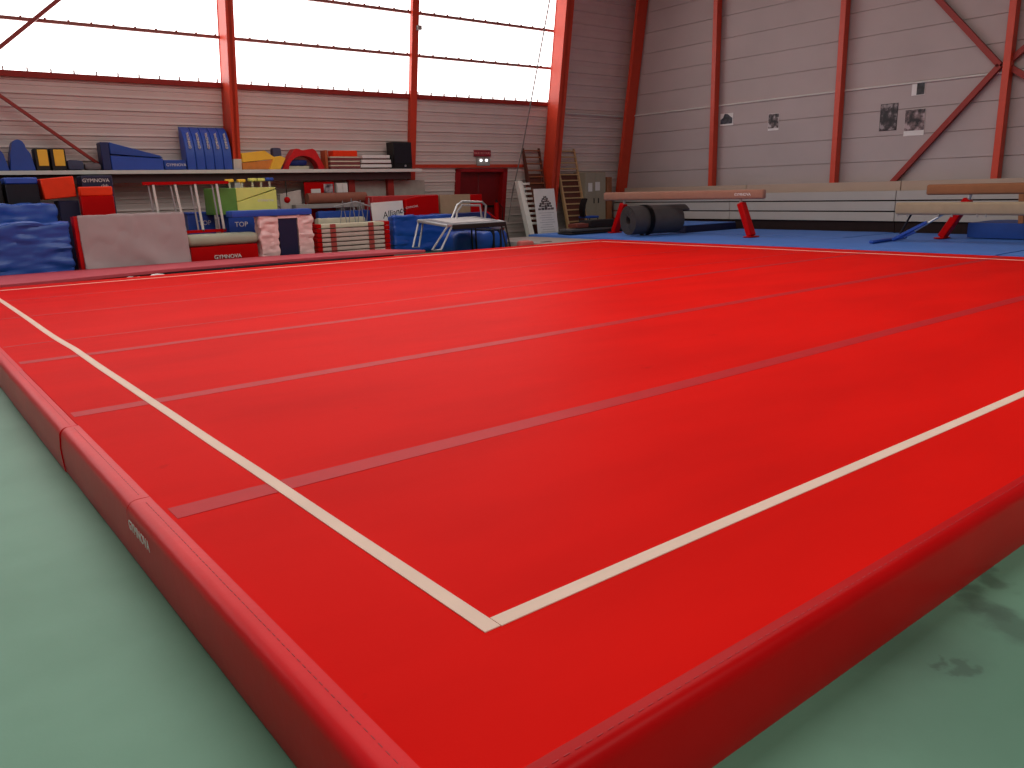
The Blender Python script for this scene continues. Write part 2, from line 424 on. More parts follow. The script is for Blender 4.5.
# right wall: flat panels 0.6 m high with fine grooves
b = MB(); t = bmesh.new(); prof = []
zg = 1.686+.25-.6*3
z = zg
while z < 8.3:
    prof += [(z+.008, 0), (z+.592, 0), (z+.594, .03), (z+.606, .03)]; z += .6
A = [t.verts.new((XR+d_, -12, z_)) for z_, d_ in prof]; B = [t.verts.new((XR+d_, 19, z_)) for z_, d_ in prof]
for i in range(len(prof)-1): t.faces.new((A[i], A[i+1], B[i+1], B[i]))
b.add(t); b.box(XR+.05, XR+.2, -12, 19, 0, 8.3)
struct(b.build('wall_right', M_panel))
py_ = [WX(715, 60, XR-.2), WX(841, 60, XR-.2), WX(1008, 60, XR-.2)]
labs = ['red steel wall post left of the pale photo print', 'red steel wall post between the pictures', 'red steel wall post where the diagonal braces cross']
for i, q in enumerate(py_):
    struct(MB().box(XR-.26, XR-.05, q.y-.075, q.y+.075, 0, 8.2, .008).build('column_%d' % (6+i), M_steel), labs[i])
struct(MB().box(XR-.26, XR-.05, py_[2].y-3.95, py_[2].y-3.8, 0, 8.2, .008).build('column_9', M_steel))
nd = WX(1003, 65, XR-.1)
for i, (e, l_) in enumerate((((931, -9), 'red diagonal brace rising left from the wall post'), ((891, 184), 'red diagonal brace dropping left to the bleachers'), ((1040, 33), None), ((1040, 86), None))):
    E_ = WX(*e, XR-.1)
    if i > 1: E_ = nd+(E_-nd)*3.2
    o = struct(MB().bar(nd+Vector((0, .06 if i < 2 else -.06, 0)), E_, .1, .12, (0, 0, 1)).build('trim_%d' % (4+i), M_steel_d), l_)
# pale cable along both walls
ca = [WX(993, 73.7, XR-.03), WX(836, 91.8, XR-.03), WX(637.5, 115.5, XR-.03)]
ca = [ca[0]+(ca[0]-ca[2])*.4]+ca
ct = WL(566, 113.2, .1)
ca += [Vector((XR-.06, wally(ca[-1].z)-.1, ca[-1].z)), ct]
tag(MB().tube(ca, .024, 6).build('wall_cable', M_white_steel), 'thin pale cable run level along the panelled walls', 'cable')

# ================================================================== SPRUNG FLOOR
CX0, CX1, CY0, CY1 = -.462, 12.85, -.525, 12.5
def cz(x, y):
    z = T
    z += .004*noise.noise(Vector((x*.5, y*.9, 0)))
    e = min(x-CX0, CX1-x, y-CY0, CY1-y)
    return T+(z-T)*min(1, max(0, e/.3))
sf = thing('sprung_floor', 'huge red sprung gymnastics floor filling the hall', 'gymnastics floor', (6.15, 6, 0))
MB().box(CX0+.02, CX1-.02, CY0+.02, CY1-.02, 0, T-.025).build('base', M_ply, sf)
def sheet(x0, x1, y0, y1, nx, ny, zf, th=.0):
    t = bmesh.new(); g = []
    for i in range(nx+1):
        row = []
        for j in range(ny+1):
            x, y = x0+(x1-x0)*i/nx, y0+(y1-y0)*j/ny
            row.append(t.verts.new((x, y, zf(x, y))))
        g.append(row)
    for i in range(nx):
        for j in range(ny): t.faces.new((g[i][j], g[i+1][j], g[i+1][j+1], g[i][j+1]))
    if th:
        ed = [e for e in t.edges if e.is_boundary]
        r = bmesh.ops.extrude_edge_only(t, edges=ed)
        for v in r['geom']:
            if isinstance(v, bmesh.types.BMVert): v.co.z -= th
    bmesh.ops.recalc_face_normals(t, faces=t.faces[:])
    return MB().add(t)
sheet(CX0, CX1, CY0, CY1, 60, 240, cz, .03).build('carpet', M_carpet, sf)
# white boundary line: an offset ribbon; the left side wanders a little where the carpet rolls meet
def ribbon(pts, w, dz):
    t = bmesh.new(); L = []
    for i, p in enumerate(pts):
        d_ = Vector(pts[min(i+1, len(pts)-1)])-Vector(pts[max(i-1, 0)]); d_.normalize(); n_ = Vector((-d_.y, d_.x))
        P = Vector(p)
        L.append([t.verts.new((P.x+n_.x*w*s, P.y+n_.y*w*s, cz(P.x, P.y)+dz)) for s in (-.5, .5)])
    for a, b_ in zip(L, L[1:]): t.faces.new((a[0], b_[0], b_[1], a[1]))
    ed = [e for e in t.edges if e.is_boundary]
    r = bmesh.ops.extrude_edge_only(t, edges=ed)
    for v in r['geom']:
        if isinstance(v, bmesh.types.BMVert): v.co.z -= dz
    bmesh.ops.recalc_face_normals(t, faces=t.faces[:])
    return MB().add(t)
def wob(y):
    k = [(0, 0), (3.5, .0), (4.6, .0), (5.4, -.03), (5.9, -.045), (6.35, .03), (6.7, .05), (7.6, .03), (8.5, 0), (9.5, -.02), (12, 0)]
    for (a, va), (b_, vb) in zip(k, k[1:]):
        if a <= y <= b_: return -.15*(va+(vb-va)*(y-a)/(b_-a))
    return 0
XF = 12.25
ribbon([(wob(.1*i), .1*i-.025) for i in range(0, 121)], .055, .0034).build('boundary_line', M_tape, sf)
ribbon([(.03+.1*i, 0) for i in range(0, 123)], .055, .0034).build('boundary_line', M_tape, sf)
ribbon([(.03+.1*i, 11.98) for i in range(0, 123)], .055, .0034).build('boundary_line', M_tape, sf)
ribbon([(XF, .03+.1*i) for i in range(0, 120)], .055, .0034).build('boundary_line', M_tape, sf)
for y, w in ((1.50, .135), (3.48, .125), (5.53, .115), (6.46, .035), (8.52, .045), (10.42, .045)):
    ribbon([(CX0+.02+.12*i, y) for i in range(0, 111)], w, .0016).build('joining_strip', M_velcro, sf)

# foam edge pads
def pad_profile(w=.11, h=T+.004, r=.045):
    p = [(0, 0), (0, h)]
    for k in range(0, 7):
        a = math.pi/2*(1-k/6); p.append((w-r+r*math.cos(a), h-r+r*math.sin(a)))
    p += [(w+.006, h*.55), (w+.004, h*.3), (w+.001, .012), (w-.003, 0)]
    return p
def pad_mesh(L, seed, steps=40, w=.095):
    prof = pad_profile(w); t = bmesh.new(); rings = []
    for i in range(steps+1):
        s_ = L*i/steps; ring = []
        for k, (u, z) in enumerate(prof):
            wv = .002*noise.noise(Vector((s_*2.2, z*6, seed*9.1)))
            ring.append(t.verts.new((u+(wv if 2 < k < 12 else 0), s_, z+(.3*wv if k in (1, 2, 3) else 0))))
        rings.append(ring)
    n_ = len(prof)
    for a, b_ in zip(rings, rings[1:]):
        for k in range(n_): t.faces.new((a[k], a[(k+1) % n_], b_[(k+1) % n_], b_[k]))
    t.faces.new(rings[0]); t.faces.new(rings[-1][::-1])
    bmesh.ops.recalc_face_normals(t, faces=t.faces[:])
    return t
def stitch(L, u, M):
    b = MB(); s_ = .05
    while s_ < L-.05:
        b.box(u-.0012, u+.0012, s_, s_+.018, T+.002, T+.0052); s_ += .034
    b.bm.transform(M); return b
M_thread = mat('dark_red_thread', S(172, 30, 38), .6)
ye = [-.52, 1.755, 3.2, 5.2, 12.5]
plabs = ['red foam edge pad with white lettering on its side, nearest along the left', 'short red foam edge pad between the lettered one and the step in the edge', 'red foam edge pad beyond the step in the left edge', 'red foam edge pad at the left edge of the photo']
for i, (a, b_) in enumerate(zip(ye, ye[1:])):
    # maps profile u (outwards) to -x
    off = (0, 0, -.006, -.003)[i]
    Mx = Matrix(((-1, 0, 0, CX0+off), (0, 1, 0, a+.002), (0, 0, 1, 0), (0, 0, 0, 1)))
    t = pad_mesh(b_-a-.004, i); t.transform(Mx); bmesh.ops.recalc_face_normals(t, faces=t.faces[:])
    th_ = thing('edge_pad', plabs[i], 'foam pad', (CX0-.05, (a+b_)/2, 0), 'foam pads edging the sprung floor')
    MB().add(t).build('cover', M_vred, th_)
    st = stitch(b_-a, .03, Mx); st.build('seam', M_thread, th_)
    if i == 0:
        pass
    if i == 0 or i == 1:
        tp = WX(132, 535, CX0-.1)
        if i == 0:
            text('lettering', 'GYMNOVA', .062, (CX0-.1015, 1.565, .172), (0, -1, 0), (0, 0, 1), M_print, th_, depth=.0008)
for j, (x0, x1, lb) in enumerate(((CX0-.095, 12.85, 'long red foam edge pad facing the green floor at lower right'),)):
    # u (outwards) -> -y ; s -> x
    Mx = Matrix(((0, 1, 0, x0), (-1, 0, 0, CY0+.005), (0, 0, 1, 0), (0, 0, 0, 1)))
    t = pad_mesh(x1-x0, 8, 200, .074); t.transform(Mx); bmesh.ops.recalc_face_normals(t, faces=t.faces[:])
    th_ = thing('edge_pad', lb, 'foam pad', ((x0+x1)/2, CY0-.05, 0), 'foam pads edging the sprung floor')
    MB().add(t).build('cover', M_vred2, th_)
    stitch(x1-x0, .03, Mx).build('seam', M_thread, th_)

# ================================================================== RIGHT SIDE: BLUE MATS, BEAMS, BLEACHERS
def bmat(x0, x1, y0, y1, h, label, m=M_bluemat):
    return tag(MB().soft(x0+.012, x1-.012, y0+.012, y1-.012, 0, h, .03, .004, .25, 1.0, seed=x0+y0).build('landing_mat', m), label, 'mat', 'blue landing mats on the floor')
bmat(13.0, 15.75, -.4, 3.68, .26, 'flat blue landing mat at the right edge of the photo, next to the red floor')
bmat(13.0, 15.75, 3.68, 7.85, .262, 'flat blue landing mat under the pale low beam')
bmat(13.0, 15.75, 7.85, 12.05, .258, 'flat blue landing mat under the right leg of the tan balance beam')
bmat(13.35, 15.75, 12.05, 16.0, .26, 'flat blue landing mat under the black mats and the roll')
bmat(15.75, 18.15, 3.68, 7.9, .255, 'flat blue landing mat in front of the bleachers under the brown beam')
bmat(15.75, 18.15, 7.9, 12.4, .26, 'flat blue landing mat along the dark foot of the bleachers')
tm = boxpx(0, 1, 0, 1, 1)
p0 = WX(680, 227.5, 16.0); p1 = WZ(745, 229, .27)
t = thing('crash_mat', 'thick navy-sided mat with pale blue top behind the black roll', 'mat', (17, 14.2, 0))
MB().soft(15.9, 18.1, 12.45, 16.2, 0, .425, .03, .006, .25, 1.2, seed=3).build('body', M_navy, t)
MB().box(15.92, 18.08, 12.47, 16.18, .4255, .445, .008).build('top_sheet', M_bluemat, t)
q = WX(967, 223, 16.75)
tag(MB().soft(16.6, 18.1, 2.6, 5.66, .262, .585, .03, .006, .2, 1.2, seed=5).build('foam_block', mat('deep_blue_vinyl', S(24, 66, 140), .5)), 'deep blue foam mat lying at the right edge below the brown beam', 'mat')

# bleachers (folded): three units
BX = 18.3
ys = [17.5, 12.86, 8.05, 2.9]
bl = ['folded grey bleacher unit behind the tan balance beam', 'folded grey bleacher unit between the tan beam and the pale low beam', 'folded grey bleacher unit behind the brown beam']
zt = [.308, .486, .733, .991, 1.236]
for i in range(3):
    y1, y0 = ys[i]-.008, ys[i+1]+.008
    u = thing('folded_bleacher', bl[i], 'bleachers', (BX+.2, (y0+y1)/2, 0), 'folded bleachers along the right wall')
    MB().box(BX+.1, XR-.3, y0, y1, 0, 1.2).build('carcass', M_brown_gap, u)
    for k in range(2, 5):
        MB().box(BX, BX+.1, y0, y1, zt[k-1]+.014, zt[k]-.016, .006).build('riser', M_bench, u)
    MB().box(BX+.06, BX+.1, y0, y1, 0, .48).build('kickboard', M_brown_gap, u)
ys2 = [17.3, 12.54, 8.1, 2.9]
tl = ['long beige bench board above the bleachers behind the tan beam', 'long beige bench board above the middle bleachers', 'long beige bench board above the bleachers behind the brown beam']
for i in range(3):
    tag(MB().box(18.6, XR-.29, ys2[i+1]+.01, ys2[i]-.01, 1.2005, 1.445, .008).build('bench_board', M_bench_b), tl[i], 'board', 'beige boards topping the bleachers')

# balance beams
def rbeam(p, q, w, h, m, parent, name='beam_body'):
    p, q = Vector(p), Vector(q); d_ = (q-p); L = d_.length; d_.normalize(); c = d_.cross(Vector((0, 0, 1))).normalized()
    b = MB().box(0, L, -w/2, w/2, -h, 0, min(w, h)*.3, None, 3)
    M = Matrix((d_, -c, Vector((0, 0, 1)))).transposed().to_4x4(); M.translation = p
    b.bm.transform(M); bmesh.ops.recalc_face_normals(b.bm, faces=b.bm.faces[:])
    return b.build(name, m, parent)
def beam_leg(beam, x, yt, zt_, yb, zb, m, w=.16, foot=True):
    lg = MB().bar((x, yt, zt_-.1), (x, yb, zb+.03), .2, .15, (0, 1, 0), .02)
    o = lg.build('leg', m, beam)
    MB().tube([(x, yt+(yt-yb)*.08, zt_+.04), (x, yt, zt_-.13)], .035, 8).build('riser_tube', M_chrome, o)
    if foot: MB().box(x-.2, x+.2, yb-.09, yb+.09, zb, zb+.03, .012).build('foot', m, o)
    return o
e0, e1 = WX(605, 191.5, 14.9), WX(765, 190.5, 14.9)
b1 = thing('balance_beam', 'tan suede balance beam standing on red legs, left of the two others', 'balance beam', (14.9, (e0.y+e1.y)/2, .26), 'balance beams')
zb1 = (e0.z+e1.z)/2
rbeam((14.9, e0.y, zb1), (14.9, e1.y, zb1), .15, .215, M_suede, b1)
text('lettering', 'GYMNOVA', .09, (14.822, e1.y+.55, zb1-.11), (0, -1, 0), (0, 0, 1), M_print, b1)
beam_leg(b1, 14.9, 10.0, zb1-.2, 9.68, .262, M_vred2)
beam_leg(b1, 14.9, e0.y-.72, zb1-.2, e0.y-.38, .262, M_vred2)
f0 = WX(928, 184.5, 16.3)
zb2 = f0.z
b2 = thing('balance_beam', 'brown suede balance beam with a dark red leg, upper one at right', 'balance beam', (16.3, 4.0, .26), 'balance beams')
rbeam((16.3, f0.y, zb2), (16.3, f0.y-5, zb2), .15, .215, M_suede_b, b2)
q0_, q1_ = WX(956, 212, 16.3), WX(942, 238, 16.3)
beam_leg(b2, 16.3, q0_.y-.22, zb2-.2, q1_.y, .262, M_vred2)
beam_leg(b2, 16.3, f0.y-4.4, zb2-.2, f0.y-4.7, .262, M_vred2)
q = WX(1021.5, 200, 16.3)
b3 = MB().bar((16.3, q.y, zb2-.2), (16.3, q.y-.05, .586), .1, .1, (0, 1, 0), .01); b3.build('padded_post', M_suede_b, b2)
g0 = WX(897, 201.5, 15.0)
zb3 = WX(960, 202, 15.0).z
b3 = thing('balance_beam', 'pale beige low balance beam on a blue tubular foot, lower one at right', 'balance beam', (15, 4.2, .26), 'balance beams')
rbeam((15.0, g0.y, zb3), (15.0, g0.y-5, zb3), .16, .24, M_suede_p, b3)
bo = MB()
for k in (.06, .25, .85, 1.1, 1.55, 1.7): bo.tube([(14.95, g0.y-k, zb3-.22), (14.95, g0.y-k, zb3-.275)], .018, 8)
bo.build('bolt', M_grey, b3)
lt, lb_ = WX(943, 213, 15.0), WX(893, 240, 15.0)
lg = MB().bar((15, lt.y+.5, .47), (15, lb_.y, .30), .06, .07, (0, 1, 0), .01).build('leg', M_blue, b3)
MB().tube([(15, lt.y, zb3-.23), (15, lb_.y+.08-.3, .36)], .022, 8).build('strut', M_chrome, lg)
mid = (Vector((15, lt.y, zb3-.23))+Vector((15, lb_.y, .3)))/2
MB().bar(Vector((14.97, lt.y, zb3-.23)).lerp(Vector((14.97, lb_.y, .3)), .3), (14.97, lb_.y, .3), .06, .06, (0, 1, 0), .01).build('sleeve', M_blue, lg)
fa, fb_ = WZ(871, 242, .30), WZ(905, 237, .30)
MB().bar(fa, fb_, .1, .06, (0, 0, 1), .02).build('foot', M_blue, lg)
rs = WX(900, 234, 15.1); rs.z = max(rs.z, .29)
MB().tube([WX(912, 213, 15.1), rs], .02, 8).build('rear_strut', M_dark, b3)
lg2 = MB().bar((15, g0.y-4.4, zb3-.23), (15, g0.y-4.75, .3), .06, .07, (0, 1, 0), .01).build('leg', M_blue, b3)
MB().bar((14.55, g0.y-4.75, .295), (15.45, g0.y-4.75, .295), .1, .06, (0, 0, 1), .02).build('foot', M_blue, lg2)

# black mat roll: a wound sheet with a loose end, tied with a strap
def roll_mat():
    c0 = WZ(633, 236.5, .26)
    R, L = .37, 1.5
    ax = Vector((math.cos(math.radians(-12)), math.sin(math.radians(-12)), 0)); sd = Vector((-ax.y, ax.x, 0))
    base = Vector((c0.x-.05, c0.y+.12, .278+R))
    th = .035; turns = 6; N = 36*turns
    def spiral(k): # (u along side, z)
        a = 2*math.pi*k/36; r = .11+(R-.11)*k/N
        return Vector((math.cos(a)*r, math.sin(a)*r))
    pts = [spiral(k) for k in range(N+1)]
    # loose end: leaves the roll at the top and droops towards the viewer
    rot = -math.atan2(pts[-1].y, pts[-1].x)+math.radians(78)
    pts = [Vector((p.x*math.cos(rot)-p.y*math.sin(rot), p.x*math.sin(rot)+p.y*math.cos(rot))) for p in pts]
    e = pts[-1]
    pts += [e+Vector((-.09, .0)), e+Vector((-.2, -.05)), e+Vector((-.3, -.13))]
    t = bmesh.new(); O = []; I = []
    n = len(pts)
    for k, p in enumerate(pts):
        d_ = (pts[min(k+1, n-1)]-pts[max(k-1, 0)]).normalized(); nn = Vector((d_.y, -d_.x))
        a, b_ = p, p-nn*th*.8
        ex = L+(.25 if k >= n-3 else 0)
        row = []
        for q in (a, b_):
            for s_ in (0, ex): row.append(t.verts.new(base+ax*s_+sd*q.x+Vector((0, 0, q.y))))
        O.append(row)
    for a, b_ in zip(O, O[1:]):
        t.faces.new((a[0], a[1], b_[1], b_[0])); t.faces.new((a[2], b_[2], b_[3], a[3]))
        t.faces.new((a[0], b_[0], b_[2], a[2])); t.faces.new((a[1], a[3], b_[3], b_[1]))
    t.faces.new((O[0][0], O[0][2], O[0][3], O[0][1])); t.faces.new((O[-1][0], O[-1][1], O[-1][3], O[-1][2]))
    bmesh.ops.recalc_face_normals(t, faces=t.faces[:])
    rt = thing('mat_roll', 'thick black mat rolled up and strapped on the blue mats', 'rolled mat', base-Vector((0, 0, R)))
    MB().add(t).build('wound_sheet', mat('black_foam_sheet', S(66, 62, 62), .5, .5), rt)
    st = MB()
    ring = [base+ax*.42+sd*math.cos(a)*(R+.012)+Vector((0, 0, math.sin(a)*(R+.012))) for a in [2*math.pi*k/32 for k in range(33)]]
    t = bmesh.new(); rr = [(t.verts.new(p), t.verts.new(p+ax*.14)) for p in ring]
    for a, b_ in zip(rr, rr[1:]): t.faces.new((a[0], a[1], b_[1], b_[0]))
    bmesh.ops.solidify(t, geom=t.faces[:], thickness=.008)
    st.add(t).build('strap', M_blackp, rt)
roll_mat()
# black folded mats pile left of the roll
p = WZ(568, 238, .26); q = WZ(625, 238, .26)
yb = 13.35
x0, x1 = WX(0, 0, 1).x, 0
def pile(y, xa, xb, za, zb, d, label, m, seed, name='folded_mat', grp=None):
    a, b_ = W(xa, (za+zb)/2, y), W(xb, (za+zb)/2, y)
    zlo, zhi = W((xa+xb)/2, zb, y).z, W((xa+xb)/2, za, y).z
    return a.x, b_.x, zlo, zhi
ax0 = W(572, 234, 14.3).x; ax1 = W(624, 234, 14.3).x
tag(MB().soft(ax0, ax1, 14.3, 14.9, .272, .335, .03, .006, .1, 2, seed=1).build('folded_mat', M_black), 'flat black folded mat at the bottom of the pile beside the roll', 'mat', 'black folded mats')
tag(MB().soft(ax0+.02, ax1-.05, 14.33, 14.88, .337, .42, .03, .008, .1, 2, seed=2).build('folded_mat', M_charcoal), 'charcoal folded mat in the middle of the pile beside the roll', 'mat', 'black folded mats')
bx0 = W(590, 226, 14.4).x
tag(MB().soft(bx0, ax1+.0, 14.38, 14.85, .421, .62, .025, .006, .1, 2, seed=4).build('foam_slab', M_black), 'thick black foam slab on top of the folded mats', 'mat')
cx_ = W(577, 227, 14.45).x
tag(MB().soft(cx_-.02, bx0-.02, 14.42, 14.8, .423, .55, .03, .012, .08, 3, seed=6).build('cushion', mat('brown_leather', S(110, 54, 42), .5)), 'small brown cushion on the left end of the folded mats', 'cushion')
# chair beyond
cb = W(586, 222, 16.6)
cx, cy = cb.x, 16.6
zs = W(587, 216.5, 16.6).z
ch = thing('chair', 'small chair with blue seat and black curved backrest behind the black mats', 'chair', (cx, cy, 0))
MB().box(cx-.12, cx+.36, cy-.22, cy+.22, zs-.05, zs+.02, .02).build('seat', M_blue, ch)
t = MB(); pr = [(cx-.16, zs+.0), (cx-.2, zs+.2), (cx-.17, zs+.38), (cx-.08, zs+.55), (cx-.02, zs+.53), (cx-.1, zs+.36), (cx-.12, zs+.2), (cx-.09, zs+.0)]
t.prism(pr, 'y', cy-.1, cy+.1, .0).build('backrest', M_blackp, ch)
for sx, sy in ((-.1, -.18), (-.1, .18), (.33, -.18), (.33, .18)):
    MB().tube([(cx+sx, cy+sy, zs-.05), (cx+sx*1.1, cy+sy*1.1, 0)], .014, 8).build('leg', M_blackp, ch)

# wall pictures
def picture(pa, pb, label, m, white=None, tilt=0):
    a, b_ = WX(*pa, XR-.012), WX(*pb, XR-.012)
    y0, y1 = min(a.y, b_.y), max(a.y, b_.y); z0, z1 = b_.z, a.z
    t = thing('poster', label, 'poster', (XR-.01, (y0+y1)/2, z0), 'prints on the panelled wall')
    MB().box(XR-.014, XR-.004, y0, y1, z0, z1).build('paper', white or M_white, t)
    return t, y0, y1, z0, z1
t, y0, y1, z0, z1 = picture((720.5, 114), (733, 125), 'pale print with a dark mountain shape beside the left wall post', None)
MB().prism([(y1-.01, z0+.05), (y0+.03, z0+.05), (y0+.03, z0+.2), (y0+.12, z0+.26), (y0+.2, z1-.02), (y0+.3, z1-.01), (y1-.1, z0+.22), (y1-.01, z0+.17)], 'x', XR-.018, XR-.012).build('picture', photo_mat('ph1', [S(20, 20, 26), S(70, 72, 84)], 9), t)
t, y0, y1, z0, z1 = picture((768.5, 114), (778.5, 130), 'small portrait print right of the pale print on the wall', None)
MB().box(XR-.018, XR-.012, y0+.01, y1-.01, z0+.06, z1-.01).build('picture', photo_mat('ph2', [S(24, 20, 24), S(96, 80, 80), S(190, 180, 178)], 8), t)
t, y0, y1, z0, z1 = picture((881, 104.5), (896, 130), 'large dark photo print, left of the pair near the diagonal brace', None, M_ink)
MB().box(XR-.018, XR-.012, y0+.01, y1-.01, z0+.01, z1-.01).build('picture', photo_mat('ph3', [S(22, 18, 22), S(60, 48, 52), S(150, 140, 140)], 6), t)
t, y0, y1, z0, z1 = picture((905.5, 110), (923.5, 135), 'dark photo print with white lower margin, right of the pair near the brace', None)
MB().box(XR-.018, XR-.012, y0+.005, y1-.005, z0+.12, z1-.005).build('picture', photo_mat('ph4', [S(26, 18, 22), S(110, 90, 90), S(180, 160, 160)], 6), t)
t, y0, y1, z0, z1 = picture((912.5, 82.5), (924.5, 94.5), 'small square print above the pair of dark prints', None)
MB().box(XR-.018, XR-.012, y0+.01, y1-.12, z0+.01, z1-.01).build('picture', photo_mat('ph5', [S(16, 16, 18), S(60, 60, 64)], 9), t)

# ================================================================== WALL BARS, CABINET, POSTER BOARD
def wall_bars(top, bot_px, top_r, label, dep, xoff=0.0, first=0):
    pass
def climbing_ladder(xl, xr, ybot, ytop, ztop, label, n, deep, mU, mR):
    c = thing('climbing_ladder', label, 'wall bars', ((xl+xr)/2, ybot, 0), 'wooden climbing ladders leaning on the wall')
    for x, dp in ((xl, deep), (xr, .1)):
        pts = [(ybot-dp/2, 0), (ybot+dp/2, 0), (ytop+.04, ztop), (ytop-.02, ztop)]
        MB().prism(pts, 'x', x-.028, x+.028, .004).build('upright', mU, c)
    for k in range(n):
        f = (k+.6)/n
        y = ybot+(ytop-ybot)*f; z = ztop*f
        MB().bar((xl, y, z), (xr, y, z), .06, .042, (0, 0, 1), .008).build('rung', mR, c)
    P_ = [(ybot+.03, .1), (ybot+.05, .1), (ybot+(ytop-ybot)*.72+.05, ztop*.72), (ybot+(ytop-ybot)*.72+.03, ztop*.72)]
    MB().prism(P_, 'x', xl+.05, xr-.05).build('brown_backing', M_wood_d, c)  # dark brown sheet filling in behind the lower rungs
    return c
tp = WL(523, 148, .08)
bt = WX(535, 230, tp.x)
f_ = (tp.z-0)/(tp.z-bt.z)
yb0 = tp.y+(bt.y-tp.y)*f_
xr = XB0-.06
climbing_ladder(tp.x, xr, yb0, tp.y, tp.z, 'tall wooden climbing ladder left of the red column, behind the white poster board', 14, .32, M_wood_d, M_wood)
tq = WL(574, 149, .05)
bq = WX(585, 214, tq.x)
f_ = tq.z/(tq.z-bq.z)
yb1 = tq.y+(bq.y-tq.y)*f_
xl = max(XB1+.07, W(565.5, 222, tq.y+(bq.y-tq.y)*.93).x)
climbing_ladder(xl, tq.x, yb1, tq.y, tq.z, 'wooden climbing ladder with pale uprights right of the red column', 15, .14, M_wood_l, M_wood_l)
# white rack
rt_ = W(517, 181, 17.0); rb = WX(528, 231, rt_.x)
f_ = rt_.z/(rt_.z-rb.z); yrb = rt_.y+(rb.y-rt_.y)*f_
rk = thing('slotted_rack', 'narrow white slotted rack leaning left of the dark climbing ladder', 'rack', (rt_.x, yrb, 0))
MB().prism([(yrb-.1, 0), (yrb+.1, 0), (rt_.y+.08, rt_.z), (rt_.y-.08, rt_.z)], 'x', rt_.x-.03, rt_.x+.14, .005).build('upright', M_white_steel, rk)
for k in range(9):
    f = .3+.65*k/8; y = yrb+(rt_.y-yrb)*f; z = rt_.z*f
    MB().box(rt_.x+.14, rt_.x+.36, y-.12, y+.1, z-.03, z+.03, .006).build('shelf_bracket', M_white_steel, rk)
# poster board
pt, pb = W(533.5, 189, 16.35), None
pb = WX(538, 230, pt.x); f_ = pt.z/(pt.z-pb.z); ypb = pt.y+(pb.y-pt.y)*f_
pr_ = W(554, 188, 16.35)
wd = pr_.x-pt.x
po = thing('poster_board', 'white poster board with a dark emblem leaning on the climbing ladder', 'poster', ((pt.x+pr_.x)/2, ypb, 0))
dirv = Vector((0, pt.y-ypb, pt.z)); H = dirv.length; dirv.normalize(); nrm = Vector((1, 0, 0)).cross(dirv)
Mp = Matrix((Vector((1, 0, 0)), dirv, nrm)).transposed().to_4x4(); Mp.translation = Vector((pt.x, ypb, 0))
if nrm.y > 0: pass
sgn = -1 if nrm.y > 0 else 1
MB().box(0, wd, 0, H, -.02*sgn if sgn > 0 else 0, 0 if sgn > 0 else .02, .0, Mp).build('board', M_white, po)
em = MB()
for (a, b_, c, d_) in ((.12, .9, .60, .655), (.18, .82, .655, .70), (.22, .78, .70, .745), (.30, .70, .745, .79), (.34, .64, .79, .83), (.43, .58, .83, .865)):
    n_ = 5
    for k in range(n_):
        u0 = a+(b_-a)*k/n_; u1 = u0+(b_-a)/n_*.86
        em.box(u0*wd, u1*wd, H*c, H*(c+(d_-c)*(.6+.35*((k*7+int(c*100)) % 3)/2)), .001*sgn, .006*sgn, 0, Mp)
bmesh.ops.recalc_face_normals(em.bm, faces=em.bm.faces[:])
em.build('emblem', photo_mat('emblem_ink', [S(50, 44, 46), S(110, 96, 96)], 12), po)
ln = MB()
for k in range(9):
    ln.box(wd*(.14+.1*(k % 2)), wd*(.86-.12*((k*3) % 4)/3), H*(.54-.045*k), H*(.54-.045*k)+.014, .001*sgn, .005*sgn, 0, Mp)
bmesh.ops.recalc_face_normals(ln.bm, faces=ln.bm.faces[:])
ln.build('text_lines', mat('faint_grey_ink', S(180, 176, 176), .6), po)
# cabinet
ca0, ca1 = W(581, 172, 17.3), W(605.5, 172, 17.3)
ca0.x = max(ca0.x, tq.x+.05)
cb = thing('metal_cabinet', 'olive grey metal cabinet with two white notices beside the corner column', 'cabinet', ((ca0.x+ca1.x)/2, 17.3, 0))
hz = ca0.z; hy1 = wally(hz)-.06
MB().box(ca0.x, ca1.x, 17.3, hy1, 0, hz, .01).build('body', M_cab, cb)
cm = (ca0.x+ca1.x)/2
for a, b_ in ((ca0.x+.02, cm-.008), (cm+.008, ca1.x-.02)):
    dd = MB().box(a, b_, 17.275, 17.3, .08, hz-.03, .004).build('door', M_cab, cb)
    hx = b_-.09 if a < cm-.1 else a+.09
    MB().box(hx-.015, hx+.015, 17.25, 17.277, 1.0, 1.16, .005).build('handle', M_blackp, dd)
for pa, pb_ in (((588.3, 183), (592.3, 191.5)), ((595.3, 182), (599.8, 190.5))):
    a, b_ = W(*pa, 17.27), W(*pb_, 17.27)
    MB().box(a.x, b_.x, 17.266, 17.274, b_.z, a.z).build('notice', M_white, cb)
w0, w1 = W(606, 177, 17.3), W(611, 177, 17.3)
tag(MB().box(w0.x+.02, w1.x, 17.25, 17.55, 0, w0.z, .01).build('wooden_plank', M_wood), 'brown wooden plank standing between the cabinet and the corner column', 'plank')

